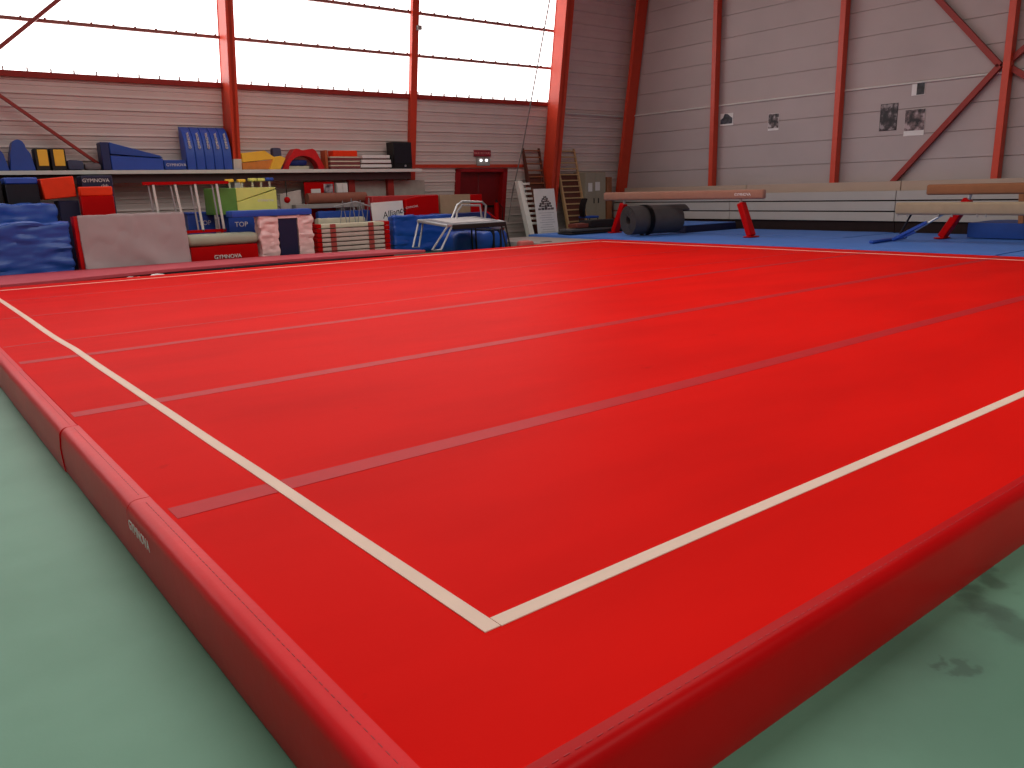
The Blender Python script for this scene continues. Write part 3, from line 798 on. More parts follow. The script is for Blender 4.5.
# ================================================================== SHELF
SY = 17.22
sz1 = W(110, 170.3, SY).z; sz0 = W(110, 174.2, SY).z; sxr = W(421.5, 172, SY).x
sh = thing('wall_shelf', 'long storage shelf along the ribbed wall below the windows', 'shelf', (5, 17.5, sz0-.2))
sxl = -2.5
SYB = wally(sz1)-.05
MB().box(sxl, sxr, SY+.0, SYB, sz0+.02, sz1-.004).build('deck', M_brown_gap, sh)
MB().box(sxl, sxr, SY-.03, SY, sz0, sz1, .004).build('front_edge', M_white_steel, sh)
zu = W(300, 180.5, SY+.1).z
MB().box(sxl, W(411, 176, SY+.1).x, SY+.1, SY+.2, zu, sz0+.02).build('bearer', mat('dark_brown_steel', S(62, 36, 36), .6), sh)
for px in (351, 390):
    a = W(px, 186, SY+.3)
    struct(MB().box(a.x-.09, a.x+.09, SY+.25, SY+.37, 0, sz0).build('column_%d' % (11 if px == 351 else 12), M_steel_d), 'red post under the storage shelf beside the %s' % ('white locker' if px == 351 else 'grey backing board'))
def on(px0, px1, pyt, y=SY+.04):
    a, b_ = W(px0, 160, y), W(px1, 160, y); return a.x, b_.x, W((px0+px1)/2, pyt, y).z
ST = sz1+.001
# arch blocks
def arch(px0, px1, pyt, label, m=M_blue):
    x0, x1, z1 = on(px0, px1, pyt)
    pts = [(x0, ST), (x1, ST)]; w = x1-x0; h = z1-ST
    tp_ = [(x1-.12*w, ST+h*.55)]
    for k in range(9):
        a = math.pi*k/8; tp_.append(((x0+x1)/2-.02+.28*w*math.cos(a), ST+h*.72+h*.28*math.sin(a)))
    tp_.append((x0+.10*w, ST+h*.55))
    tag(MB().prism(pts+tp_, 'y', SY+.02, SY+.36, .008).build('arch_block', m), label, 'foam block', 'blue rounded blocks on the shelf')
arch(-25, 8, 139, 'blue rounded-top foam block cut off by the left edge of the photo')
arch(8.6, 34.5, 139.5, 'blue rounded-top foam block, whole, beside the black and yellow boxes')
for i, (a, b_) in enumerate(((35, 50), (51, 66.5))):
    x0, x1, z1 = on(a, b_, 148.5)
    t = thing('carry_box', ['black box with yellow front, next to the blue rounded block', 'black box with yellow front, next to the grey bags'][i], 'box', ((x0+x1)/2, SY+.15, ST), 'black and yellow boxes on the shelf')
    MB().box(x0, x1, SY+.05, SY+.33, ST, z1, .015).build('case', M_blackp, t)
    w = x1-x0; MB().box(x0+.22*w, x1-.10*w, SY+.035, SY+.055, ST+.09, z1-.02, .008).build('front_panel', M_yellow, t)
x0, x1, z1 = on(67, 84, 160)
tag(MB().soft(x0, x1, SY+.05, SY+.3, ST, z1, .05, .02, .06, 6, seed=3).build('bag', mat('slate_fabric', S(70, 74, 100), .7)), 'slumped slate blue bag beside the yellow fronted box', 'bag', 'small bags on the shelf')
x0, x1, z1 = on(84, 101, 163)
tag(MB().soft(x0, x1, SY+.05, SY+.3, ST, z1, .05, .02, .06, 6, seed=5).build('bag', mat('grey_fabric', S(110, 100, 104), .7)), 'low grey bag beside the tall blue wedge', 'bag', 'small bags on the shelf')
# wedge: two halves folded
x0, x1, z1 = on(102, 163, 142.5)
zl = W(163, 157, SY+.04).z
t = thing('wedge_mat', 'large blue folded incline wedge on the shelf', 'wedge', ((x0+x1)/2, SY+.2, ST))
xa = W(111, 160, SY+.04).x; zm = W(163, 158, SY).z
MB().prism([(xa, ST+.33), (x1, zm), (x1-.05, zm+.05), (xa, z1)], 'y', SY+.02, SY+.38, .01).build('upper_half', M_blue, t)
MB().prism([(xa, ST), (x1, ST), (x1, zm-.01), (xa+.05, ST+.3), (xa, ST+.3)], 'y', SY+.03, SY+.38, .01).build('lower_half', M_blue2, t)
MB().box(x0, xa, SY+.03, SY+.38, ST, z1, .015).build('end_flap', mat('navy_blue_vinyl', S(30, 42, 92), .5), t)
x0, x1, z1 = on(163.5, 185.5, 160)
t = thing('foam_brick', 'small blue foam brick with white lettering beside the half barrel', 'foam block', ((x0+x1)/2, SY+.15, ST))
MB().box(x0, x1, SY+.03, SY+.33, ST, z1, .015).build('block', M_blue, t)
text('lettering', 'GYMNOVA', .085, ((x0+x1)/2+.02, SY+.026, (ST+z1)/2), (1, 0, 0), (0, 0, 1), M_print, t)
# half barrel of five segments
x0, x1 = W(187.5, 166, SY+.03).x, W(233, 166, SY+.03).x; z1 = W(205, 127.5, SY+.4).z
hh = z1-ST
t = thing('half_barrel', 'big blue segmented half barrel on the shelf beside the red column', 'foam barrel', ((x0+x1)/2, SY+.25, ST))
for k in range(5):
    a, b_ = x0+(x1-x0)*k/5+.004, x0+(x1-x0)*(k+1)/5-.004
    pts = [(SYB-.06, ST)]
    yf, yb_ = SY+.03, SY+.42
    pts = [(yf, ST)]
    for j in range(13):
        an = math.pi/2*j/12
        pts.append((yb_-(yb_-yf)*math.cos(an)**1.0, ST+.22*hh+(hh*.78)*math.sin(an)))
    pts.append((yb_+.0, ST))
    sgm = MB().prism(pts, 'x', a, b_, .012).build('segment', M_blue2, t)
    # white lettering running up each segment, on the curved front
    an = math.radians(33); yy = yb_-(yb_-yf)*math.cos(an); zz = ST+.22*hh+hh*.78*math.sin(an)
    tn = Vector((0, (yb_-yf)*math.sin(an), hh*.78*math.cos(an))).normalized()
    text('lettering', 'GYMNOVA', .075, ((a+b_)/2, yy-.03, zz+.02), tn, (-1, 0, 0), M_print, sgm, depth=.015)
# yellow block and wedge
x0, x1 = W(242, 160, SY+.04).x, W(276, 160, SY+.04).x; z1 = W(258, 150.5, SY+.04).z
t = thing('foam_slab', 'yellow foam slab with orange underside right of the red column', 'foam block', ((x0+x1)/2, SY+.2, ST))
xm = W(265, 150, SY).x
MB().prism([(x0, ST+.16), (x1-.02, ST+.24), (x1-.03, ST+.28), (xm, z1), (x0, z1-.06)], 'y', SY+.03, SY+.38, .008).build('top_half', M_yellow, t)
MB().prism([(x0, ST), (x1-.2, ST), (x1-.03, ST+.23), (x0, ST+.15)], 'y', SY+.04, SY+.38, .008).build('bottom_half', mat('amber_vinyl', S(214, 130, 56), .5), t)
x0, x1, z1 = on(270, 285, 156)
tag(MB().prism([(x0-.05, ST), (x0+.22, ST), (x1, z1-.05), (x1-.12, z1), (x0+.1, z1-.02)], 'y', SY-.02, SY+.2, .01).build('foam_wedge', M_yellow), 'small yellow foam wedge leaning against the red arch', 'foam block')
x0, x1, z1 = on(274, 283, 147.5, SY+.2)
tag(MB().soft(x0, x1, SY+.22, SY+.4, ST, z1, .04, .015, .06, 5, seed=2).build('bundle', mat('slate_fabric', S(70, 74, 100), .7)), 'slate blue bundle behind the yellow wedge', 'bag')
# red arch
x0, x1, z1 = on(281, 325, 148.5, SY+.22)
w = x1-x0; h = z1-ST
outer = [(x0, ST), (x0+.33*w, z1-.0), (x0+.42*w, z1-.02*h), (x0+.5*w, z1-.10*h), (x0+.62*w, z1-.04*h), (x0+.73*w, z1), (x0+.80*w, z1-.08*h), (x1, ST)]
inner = [(x1-.17*w, ST)]
for k in range(1, 12):
    a = math.pi*k/12; inner.append((x0+.5*w+.34*w*math.cos(a), ST+.66*h*math.sin(a)))
inner.append((x0+.16*w, ST))
ar = MB()
# built as a strip of blocks between the outer outline and the inner arc
def at_outline(o, s_):
    L = [0]
    for p_, q_ in zip(o, o[1:]): L.append(L[-1]+math.dist(p_, q_))
    s_ *= L[-1]
    for (p_, q_, l0, l1) in zip(o, o[1:], L, L[1:]):
        if s_ <= l1+1e-9:
            f = (s_-l0)/(l1-l0) if l1 > l0 else 0
            return (p_[0]+(q_[0]-p_[0])*f, p_[1]+(q_[1]-p_[1])*f)
    return o[-1]
inn = inner[::-1]
t_ = bmesh.new(); NS = 28; rows = []
for k in range(NS+1):
    o_ = at_outline(outer, k/NS); i_ = at_outline(inn, k/NS)
    rows.append([t_.verts.new((o_[0], SY+.22, o_[1])), t_.verts.new((i_[0], SY+.22, i_[1])), t_.verts.new((i_[0], SY+.5, i_[1])), t_.verts.new((o_[0], SY+.5, o_[1]))])
for a, b_ in zip(rows, rows[1:]):
    for k in range(4): t_.faces.new((a[k], a[(k+1) % 4], b_[(k+1) % 4], b_[k]))
t_.faces.new(rows[0]); t_.faces.new(rows[-1][::-1]); bmesh.ops.recalc_face_normals(t_, faces=t_.faces[:])
tag(ar.add(t_).build('foam_arch', mat('signal_red_vinyl', S(212, 26, 30), .45)), 'red foam arch with an open tunnel on the shelf', 'foam block')
x0, x1, z1 = on(292, 312, 159)
tag(MB().soft(x0, x1, SY+.3, SY+.48, ST+.09, z1, .05, .02, .05, 6, seed=8).build('bag', mat('dark_blue_fabric', S(24, 40, 110), .6)), 'dark blue bag inside the tunnel of the red arch', 'bag')
x0, x1, z1 = on(286, 313, 165)
tag(MB().box(x0, x1, SY+.28, SY+.49, ST, ST+.085, .01).build('board', M_cream), 'cream board lying inside the red arch', 'board')
# stacked boards
x0, x1, z1 = on(330, 360, 156.5)
hb = (z1-ST)/3
lb3 = ['lowest maroon board of the stack under the orange boards', 'middle maroon board of the stack under the orange boards', 'topmost maroon board of the stack under the orange boards']
M_maroon = mat('maroon_vinyl', S(122, 62, 62), .5)
for k in range(3):
    b_ = thing('maroon_board', lb3[k], 'board', ((x0+x1)/2, SY+.2, ST+hb*k), 'maroon boards stacked on the shelf')
    MB().box(x0, x1, SY+.03, SY+.36, ST+hb*k+.001, ST+hb*k+hb*.72, .008).build('panel', M_maroon, b_)
    MB().box(x0+.01, x1-.01, SY+.04, SY+.36, ST+hb*k+hb*.72, ST+hb*(k+1)-.001).build('pale_layer', M_cream, b_)
x0b, x1b, z1b = on(334, 358, 150.5)
tag(MB().box(x0b, x1b, SY+.05, SY+.36, z1+.001, z1b, .01).build('orange_board', M_orange), 'orange board on top of the maroon boards, front one', 'board', 'orange boards on the shelf')
x0b, x1b, z2 = on(327, 333, 150)
tag(MB().box(x0b, x0-.01, SY+.12, SY+.4, ST, z2, .01).build('orange_board', mat('dull_orange_vinyl', S(176, 90, 52), .5)), 'dull orange block left of the maroon boards', 'foam block')
x0w, x1w, zw = on(360.5, 392, 155)
hb = (zw-ST)/3
lb4 = ['lowest white board of the stack beside the black speaker', 'middle white board of the stack beside the black speaker', 'topmost white board of the stack beside the black speaker']
for k in range(3):
    b_ = thing('white_board', lb4[k], 'board', ((x0w+x1w)/2, SY+.2, ST+hb*k), 'white boards stacked on the shelf')
    MB().box(x0w+.03*k, x1w-.03*k, SY+.04, SY+.38, ST+hb*k+hb*.3, ST+hb*(k+1)-.001, .006).build('panel', M_white, b_)
    MB().box(x0w+.05, x1w-.05, SY+.08, SY+.38, ST+hb*k+.001, ST+hb*k+hb*.3).build('underside', M_wood_d, b_)
x0, x1, z1 = on(393.5, 412, 142)
t = thing('loudspeaker', 'black loudspeaker box at the right end of the shelf', 'speaker', ((x0+x1)/2, SY+.2, ST))
MB().box(x0, x1, SY+.03, SY+.38, ST, z1, .012).build('cabinet', M_blackp, t)
MB().box(x0+.03, x1-.03, SY+.02, SY+.035, ST+.14, z1-.03, .004).build('grille', M_dark, t)
MB().disc(((x0+x1)/2+.06, SY+.022, ST+.075), (0, 1, 0), .028, .02, 16).build('badge', M_chrome, t)
x0, x1, z1 = on(391.3, 392.8, 155.5)
tag(MB().box(x0, x1, SY+.02, SY+.2, ST, z1, .005).build('small_box', M_blackp), 'small black box squeezed left of the speaker', 'box')

# ================================================================== STORED EQUIPMENT ALONG THE LEFT
# pink-red tumbling strip beside the sprung floor
st = MB(); y0s, y1s = 13.3, 14.75
st.prism([(-3.0, y0s-.35), (.5, y0s-.32), (3, y0s+.25), (5.5, y0s+.42), (8.3, y0s+.08), (7.9, y1s-.3), (5.3, y1s+.2), (-3.0, y1s+.1)], 'z', .19, T+.0, .008)
strip = thing('tumbling_strip', 'long dull red tumbling track beside the far edge of the sprung floor', 'tumbling track', (2.6, 14, 0))
st.build('top_mat', mat('faded_red_mat', S(190, 66, 78), .6, .4, var=.05), strip)
MB().box(-2.9, 7.6, 13.55, 14.8, 0, .188).build('base', M_dark, strip)
for i, (px, py) in enumerate(((100, 274), (190, 267.5), (121, 272))):
    p = WZ(px, py, .12); p = Vector((p.x, min(p.y, 12.72+.05*i), .0))
    tag(MB().soft(p.x-.14, p.x+.14, 12.62, 12.8, .0, .235, .04, .03, .04, 8, seed=i).build('crumpled_paper', M_white), ['crumpled white scrap in the gap below the grey mat', 'crumpled white scrap in the gap below the red vault box', 'smaller crumpled white scrap in the gap'][i], 'scrap', 'white scraps in the gap beside the tumbling track')

# blue crash mats standing at far left
M_bluecr = mat('creased_blue_vinyl', S(40, 84, 170), .38, .5, var=.08, scale=2)
y = 15.15
x1 = W(69, 222, y).x; z1 = W(40, 223, y).z
tag(MB().soft(-2.2, x1, y, y+.38, 0, z1, .05, .07, .035, 4.2, seed=2, stretch=(.45, 1, 1.5)).build('crash_mat', M_bluecr), 'creased blue crash mat standing on edge, in front at far left', 'mat', 'blue crash mats at far left')
y = 15.75
x1 = W(57, 206, y).x; z1 = W(30, 203.5, y).z
tag(MB().soft(-2.2, x1, y, y+.38, 0, z1, .05, .06, .035, 4.2, seed=9, stretch=(.6, 1, 1.2)).build('crash_mat', M_bluecr), 'creased blue crash mat standing behind the front one at far left', 'mat', 'blue crash mats at far left')
# dark block with blue top behind
y = 16.35
a = boxpx(y, .6, 5, 38, 184, 0)
t = thing('foam_block', 'black foam block with blue top behind the far left crash mats', 'foam block', ((a[0]+a[1])/2, y+.3, 0))
MB().box(*a[:4], 0, a[5], .01).build('body', M_dark, t)
zt_ = W(20, 177.5, y).z; MB().box(*a[:4], a[5]+.001, zt_, .02).build('top_pad', M_blue2, t)
a = boxpx(y+.1, .5, -30, 1, 181, 0)
tag(MB().box(*a, .02).build('foam_block', M_black), 'black foam block at the left edge under the shelf', 'foam block')
# orange block resting on navy block
a = boxpx(16.3, .5, 58, 79, 200.5, 0)
tag(MB().box(*a, .02).build('foam_block', M_navy), 'navy foam block under the tilted orange block', 'foam block')
zn = a[5]
p = [W(40, 179, 16.25), W(73, 176, 16.25), W(77, 196.5, 16.25), W(45, 200, 16.25)]
zmin = min(k.z for k in p)
tag(MB().prism([(k.x, k.z) for k in p], 'y', 16.25, 16.75, .015).build('foam_block', M_orange), 'tilted orange foam block between the dark blocks', 'foam block')
a = boxpx(16.5, .5, 81, 112, 175.5, 0)
t = thing('foam_block', 'navy block with white lettering behind the red and orange one', 'foam block', ((a[0]+a[1])/2, 16.7, 0))
MB().box(*a, .02).build('body', M_navy, t)
lp = W(96, 180.5, 16.49)
text('lettering', 'GYMNOVA', .1, (lp.x, 16.497, lp.z), (1, 0, 0), (0, 0, 1), M_print, t)
text('lettering', 'club', .08, (lp.x+.15, 16.497, lp.z-.1), (1, 0, 0), (0, 0, 1), M_print, t)
y = 16.0
a = boxpx(y, .2, 80.5, 113.5, 196, 0)
t = thing('foam_block', 'red foam block with orange top behind the grey mat', 'foam block', ((a[0]+a[1])/2, y+.2, 0))
MB().box(*a[:4], 0, a[5], .01).build('body', M_vred2, t)
zt_ = W(97, 186.5, y).z; MB().box(*a[:4], a[5]+.001, zt_, .02).build('top_pad', M_orange, t)
# grey mat leaning, red edges
y0g, lean_g = 15.0, .12
tl_, tr_ = W(72, 214.5, y0g+.12), W(184, 212.5, y0g+.12)
bl_, br_ = W(80, 268, y0g), W(190.5, 262, y0g)
zg_ = (tl_.z+tr_.z)/2
Mg = Matrix(((1, 0, 0, 0), (0, 1, .09, y0g), (0, 0, 1, 0), (0, 0, 0, 1)))
t = thing('crash_mat', 'big grey crash mat with red edges standing upright', 'mat', ((tl_.x+tr_.x)/2, y0g+.2, 0))
fc = MB().soft(tl_.x+.07, tr_.x, 0, .06, 0, zg_, .03, .022, .035, 3.2, seed=4, M=Mg, stretch=(1.0, 1, .55))
for v in fc.bm.verts:
    u = (v.co.x-tl_.x)*.8+v.co.z*1.25; low = max(0, 1-v.co.z/.95)
    if v.co.y < y0g+.09*v.co.z+.03: v.co.y -= .085*low*(.5+.5*math.sin(u*5.2+.6*math.sin(v.co.x*2)))**1.5
fc.build('front_cover', M_greytarp, t)
MB().soft(tl_.x, tr_.x-.02, .03, .34, .01, zg_-.015, .04, .01, .09, 2, seed=5, M=Mg).build('edge', M_vred2, t)
# vault box: red body, sage top, lettering
y = 15.35
a = boxpx(y, .45, 190, 258, 245, 0); zt_ = W(225, 234.5, y).z
t = thing('vault_box', 'red box with padded sage green top and white lettering', 'mat', ((a[0]+a[1])/2, y+.4, 0))
MB().soft(*a[:4], 0, a[5]-.002, .03, .012, .08, 2, seed=7).build('body', M_vred2, t)
MB().soft(a[0]-.05, a[1]+.03, a[2]-.04, a[3]+.04, a[5], zt_+.02, .09, .012, .07, 2, seed=8).build('top_pad', M_sage, t)
lp = W(228, 256.5, y-.02)
text('lettering', 'GYMNOVA', .115, (lp.x, y-.02, lp.z), (1, 0, 0), (0, 0, 1), M_print, t, depth=.015)
# red-railed frame with white legs
y = 15.95
legs = [((152.5, 183), (158, 212)), ((174.5, 183), (181, 212)), ((194.5, 183), (203, 230)), ((216, 183), (224, 230))]
y = 15.9
zt_ = W(185, 183, y).z; zr = W(208, 231, y).z
fr = thing('rail_frame', 'stored apparatus frame with red rails and white slanting legs', 'gymnastics apparatus', (W(185, 183, y).x, y, 0))
MB().bar((W(142, 182, y).x, y, zt_), (W(228, 182, y).x, y, zt_), .06, .06).build('top_rail', M_vred2, fr)
MB().bar((W(150, 231, y).x, y, zr), (W(226, 231, y).x, y, zr), .06, .06).build('lower_rail', M_vred2, fr)
for tp_, bp_ in legs:
    sl = (bp_[0]-tp_[0])/(bp_[1]-tp_[1])
    tt = W(tp_[0], tp_[1], y); bb = W(tp_[0]+sl*(231-tp_[1]), 231, y)
    MB().bar((tt.x, y-.01, zt_-.02), (bb.x, y-.01, zr), .04, .045, (1, 0, 0)).build('leg', M_white_steel, fr)
    MB().bar((tt.x-.08, y+.035, zt_-.02), (bb.x-.08, y+.035, zr), .025, .028, (1, 0, 0)).build('rear_leg', M_galv, fr)
for px in (158, 222):
    xx = W(px, 231, y).x
    MB().bar((xx, y, zr), (xx, y, 0), .05, .05, (1, 0, 0)).build('foot_post', M_vred2, fr)
# blue boxes behind the frame
y = 16.62
a = boxpx(y, .45, 187, 214, 212, 0)
t = thing('foam_crate', 'blue foam crate with white lettering behind the red railed frame', 'foam block', ((a[0]+a[1])/2, y+.2, 0))
MB().box(*a[:5], a[5]-.05, .01).build('body', M_blue, t); MB().box(a[0]-.02, a[1]+.02, a[2]-.02, a[3], a[5]-.049, a[5], .01).build('lid', M_blue2, t)
lp = W(205, 223, y-.01); text('lettering', 'TOP', .14, (lp.x, y-.006, lp.z), (1, 0, 0), (0, 0, 1), M_print, t)
y = 16.04
a = boxpx(y, .3, 228, 261, 214, 0)
t = thing('foam_crate', 'blue foam crate with white lettering under the lime block', 'foam block', ((a[0]+a[1])/2, y+.3, 0))
MB().box(*a[:2], y, y+.6, 0, a[5]-.06, .01).build('body', M_blue, t); MB().box(a[0]-.02, a[1]+.02, y-.02, y+.6, a[5]-.059, a[5], .01).build('lid', M_blue2, t)
lp = W(241.5, 224.5, y-.01); text('lettering', 'TOP', .15, (lp.x, y-.006, lp.z), (1, 0, 0), (0, 0, 1), M_print, t)
zc = a[5]
# lime and green block
y = 16.06
xl_, xr_ = W(236, 200, y).x, W(277, 200, y).x
z0_, z1_ = zc+.002, W(256, 187.5, y).z
dep = WX(206, 200, xl_).y-y
dep = min(dep, .95)
t = thing('wedge_pair', 'lime foam block with grass green sides split by a diagonal', 'foam block', ((xl_+xr_)/2, y+.3, z0_))
xs_ = xl_+.001
MB().prism([(xl_+.02, z0_), (xr_, z0_), (xr_, z1_-.05), (xl_+.02, z0_+(z1_-z0_)*.45)], 'y', y, y+.55, .008).build('lower_wedge', M_lime, t)
MB().prism([(xl_+.02, z0_+(z1_-z0_)*.47), (xr_-.02, z1_-.03), (xr_, z1_-.01), (xr_-.02, z1_), (xl_+.02, z1_)], 'y', y, y+.55, .008).build('upper_wedge', M_lime, t)
MB().box(xl_-.5, xl_+.02, y+.01, y+.54, z0_, z1_, .01).build('green_end', M_green, t)
lp = W(266, 200.5, y-.01); text('lettering', 'GYMNOVA', .075, (lp.x, y-.004, lp.z), (1, 0, 0), (0, 0, 1), M_print, t)
# T-topped poles
for i, (px, py, m_, lb) in enumerate(((229, 181, M_yellow, 'dull yellow T-topped pole, leftmost of the row behind the lime block'), (241, 181, M_yellow, 'yellow T-topped pole, second from the left behind the lime block'), (252, 180, M_lime, 'pale yellow T-topped pole, third from the left behind the lime block'), (260.5, 180, M_lime, 'pale yellow T-topped pole next to the blue topped one'), (269, 179.5, M_blue2, 'white pole with a blue T-top behind the lime block'))):
    p = W(px, py, 16.85)
    t = thing('tee_pole', lb, 'pole', (p.x, 16.85, 0), 'T-topped poles behind the lime block')
    MB().tube([(p.x, 16.85, 0), (p.x, 16.85, p.z)], .025, 8).build('pole', M_cream, t)
    MB().box(p.x-.085, p.x+.085, 16.78, 16.92, p.z-.03, p.z+.04, .015).build('crossbar', m_, t)
# blue-lidded satin covered box
y = 15.25
x0, x1 = W(260, 230, y).x, W(314, 230, y).x; z1 = W(290, 214.5, y).z
t = thing('covered_box', 'box draped in pink-white satin with navy middle and blue lid', 'box', ((x0+x1)/2, y+.3, 0))
xa, xb = W(279.5, 230, y).x, W(298, 230, y).x
MB().soft(x0, xa, y, y+.34, 0, z1-.01, .03, .06, .03, 5.0, seed=3, stretch=(.6, 1, 1.3)).build('left_drape', M_pink, t)
MB().soft(xb, x1, y, y+.34, 0, z1-.01, .03, .06, .03, 5.0, seed=11, stretch=(.6, 1, 1.3)).build('right_drape', M_pink, t)
MB().box(xa+.005, xb-.005, y+.03, y+.34, 0, z1-.07, .0).build('middle_panel', M_navy, t)
zl_ = W(285, 209, y).z
MB().soft(W(231, 212, y).x, x1-.02, y-.03, y+.36, z1-.02, zl_, .03, .01, .06, 2, seed=2).build('lid', M_blue2, t); MB().box(xa-.02, xb+.02, y+.01, y+.3, z1-.075, z1-.02).build('top_band', M_pink, t)
# stack of white mats with red bands
y = 15.62
x0, x1 = W(317, 235, y).x, W(390, 235, y).x; z1 = W(350, 222.5, y).z
n = 8; hh = z1/n
names = ['bottom', 'second from the bottom', 'third from the bottom', 'fourth from the bottom', 'fourth from the top', 'third from the top', 'second from the top', 'top']
for k in range(n):
    t = thing('panel_mat', 'white panel mat with red bands, %s of its stack' % names[k], 'mat', ((x0+x1)/2, y+.4, hh*k), 'white panel mats stacked with red bands')
    MB().soft(x0+.12, x1-.14, y+.0, y+.45, hh*k+.002, hh*(k+1)-.012, .02, .008, .08, 2, seed=k).build('pad', M_cream if k == n-1 else mat('off_white_mat', S(206, 178, 168), .6), t)
    MB().box(x0, x0+.119, y-.01, y+.45, hh*k+.002, hh*(k+1)-.006, .01).build('end_band', M_vred2, t)
    MB().box(x1-.139, x1, y-.01, y+.45, hh*k+.002, hh*(k+1)-.006, .01).build('end_band', M_vred2, t)
    for px in (333.5, 371.5):
        xm = W(px, 236, y).x
        MB().box(xm-.07, xm+.07, y-.012, y+.02, hh*k+.004, hh*(k+1)-.016, .004).build('band', mat('worn_red_band', S(176, 66, 60), .6), t)
# mats behind the stack
y = 16.5
a0, a1 = W(318, 218, y).x, W(366, 218, y).x
tag(MB().soft(a0, a1, y, y+.25, 0, W(340, 217.5, y).z, .04, .02, .06, 4, seed=4).build('folded_mat', M_cream), 'cream mat standing behind the striped stack', 'mat')
y = 16.8
a0, a1 = W(318, 212, y).x, W(373, 212, y).x
tag(MB().soft(a0, a1, y, y+.2, 0, W(345, 210.5, y).z, .04, .02, .06, 4, seed=6).build('folded_mat', M_blue), 'blue mat standing behind the cream mat under the shelf', 'mat')
# grey trestle table with brown roll
y = 17.0
a0, a1 = W(296, 206, y).x, W(362, 206, y).x; zt_ = W(330, 203.5, y).z; zb_ = W(330, 208, y).z
t = thing('trestle_table', 'long grey trestle table under the shelf carrying the brown roll', 'table', ((a0+a1)/2, y+.3, 0))
MB().box(a0, a1, y, y+.25, zb_, zt_, .01).build('top', M_grey, t)
for xx in (a0+.2, a1-.2):
    for yy in (y+.04, y+.21): MB().tube([(xx, yy, 0), (xx, yy, zb_)], .025, 8).build('leg', M_grey, t)
ra, rb_ = W(306, 199.5, y+.2), W(364, 199, y+.2)
rr = .13
tag(MB().tube([(ra.x, y+.13, zt_+rr+.002), (rb_.x, y+.13, zt_+rr+.002)], rr, 20).build('padded_roll', mat('brown_padding', S(140, 84, 66), .6)), 'long brown padded roll lying on the grey trestle table', 'roll')
# grey-white boards and red board under the shelf
y = 17.4
a, b_ = W(282, 196, y-.25), W(303.5, 191, y-.25)
tag(MB().prism([(W(282, 194, y-.25).x, 0), (W(304.5, 194, y-.25).x, 0), (W(303, 189.5, y-.25).x, W(303, 189.5, y-.25).z), (W(282, 194, y-.25).x, W(282, 194, y-.25).z)], 'y', y-.11, y-.06, .003).build('display_board', mat('pale_grey_board', S(190, 180, 172), .6)), 'pale grey slanting board standing right of the lime block', 'board')
p = W(285.5, 200, y-.35)
t = thing('hanging_ball', 'dark red ball hanging by a cord in front of the pale slanting board', 'ball', (p.x, y-.45, p.z-.1))
MB().ball((p.x, y-.45, p.z), .075).build('ball', M_vred2, t); MB().tube([(p.x, y-.45, p.z+.08), (p.x, y-.45, W(286, 181, y-.45).z)], .012, 6).build('cord', M_black, t)
a, b_ = W(304, 182, y), W(335, 198, y)
rb2 = thing('notice_board', 'red notice board with a white sheet and a picture under the shelf', 'notice board', ((a.x+b_.x)/2, y, 0))
MB().box(a.x, b_.x, y, y+.05, 0, a.z, .005).build('board', M_vred2, rb2)
for pa, pb_, m_ in (((311, 189), (321, 195), M_white), ((323.5, 184), (333.5, 194.5), photo_mat('ph6', [S(60, 50, 60), S(150, 140, 145), S(200, 190, 190)], 7))):
    p, q = W(*pa, y-.004), W(*pb_, y-.004)
    MB().box(p.x, q.x, y-.008, y, q.z, p.z).build('sheet', m_, rb2)
a, b_ = W(335.5, 183, y), W(347.5, 198, y)
t = thing('locker', 'narrow white two-door locker under the shelf beside the red notice board', 'cabinet', ((a.x+b_.x)/2, y, 0))
MB().box(a.x, b_.x, y-.05, y+.3, 0, a.z, .008).build('body', M_white_steel, t)
mm = (a.x+b_.x)/2
for u, v in ((a.x+.01, mm-.012), (mm+.012, b_.x-.01)):
    dd = MB().box(u, v, y-.07, y-.05, .05, a.z-.03, .004).build('door', M_white, t)
    MB().box((u+v)/2-.012, (u+v)/2+.012, y-.085, y-.07, a.z-.5, a.z-.36, .003).build('handle', M_blackp, dd)
a, b_ = W(354, 181, 17.62), W(424.5, 181, 17.62)
tag(MB().box(a.x, b_.x, 17.62, 17.66, 0, a.z, .004).build('backing_board', mat('warm_grey_board', S(168, 158, 150), .6)), 'wide warm grey board under the right end of the shelf', 'board')
# tangle of grey stands
t = thing('metal_stand', 'tangled grey metal stands in front of the trestle table', 'stand', (W(352, 205, 16.45).x, 16.45, 0))
c_ = W(352, 205, 16.45)
for i in range(4):
    dx = -.35+.24*i
    MB().tube([(c_.x+dx-.18, 16.38, 0), (c_.x+dx+.1, 16.45, c_.z+.1+.05*(i % 2)), (c_.x+dx+.28, 16.42, .0)], .018, 6).build('leg', M_galv, t)
MB().tube([(c_.x-.5, 16.44, c_.z-.02), (c_.x+.1, 16.45, c_.z+.08), (c_.x+.5, 16.44, c_.z-.05)], .018, 6).build('rail', M_galv, t)
# poster 'Alliance'
y = 16.16
tl2, tr2 = W(371, 203, y+.15), W(402.5, 200.5, y+.15)
bl2 = W(376.5, 222, y)
hgt = tl2.z
Ms = Matrix(((1, 0, 0, 0), (0, 1, .12, y), (0, 0, 1, 0), (0, 0, 0, 1)))
t = thing('lettered_board', 'white board with black script lettering leaning by the striped stack', 'sign', ((tl2.x+tr2.x)/2, y, 0))
MB().prism([(tl2.x+.0, 0), (tr2.x, 0), (tr2.x, tr2.z), (tl2.x, tl2.z)], 'y', 0, .03, .003, Ms).build('board', M_white, t)
lp = W(393.5, 212.6, y+.15)
text('lettering', 'Alliance', .22, (lp.x, y+.12*lp.z-.008, lp.z), (1, 0, .22), (-.2, .12, 1), M_ink, t, shear=.25)
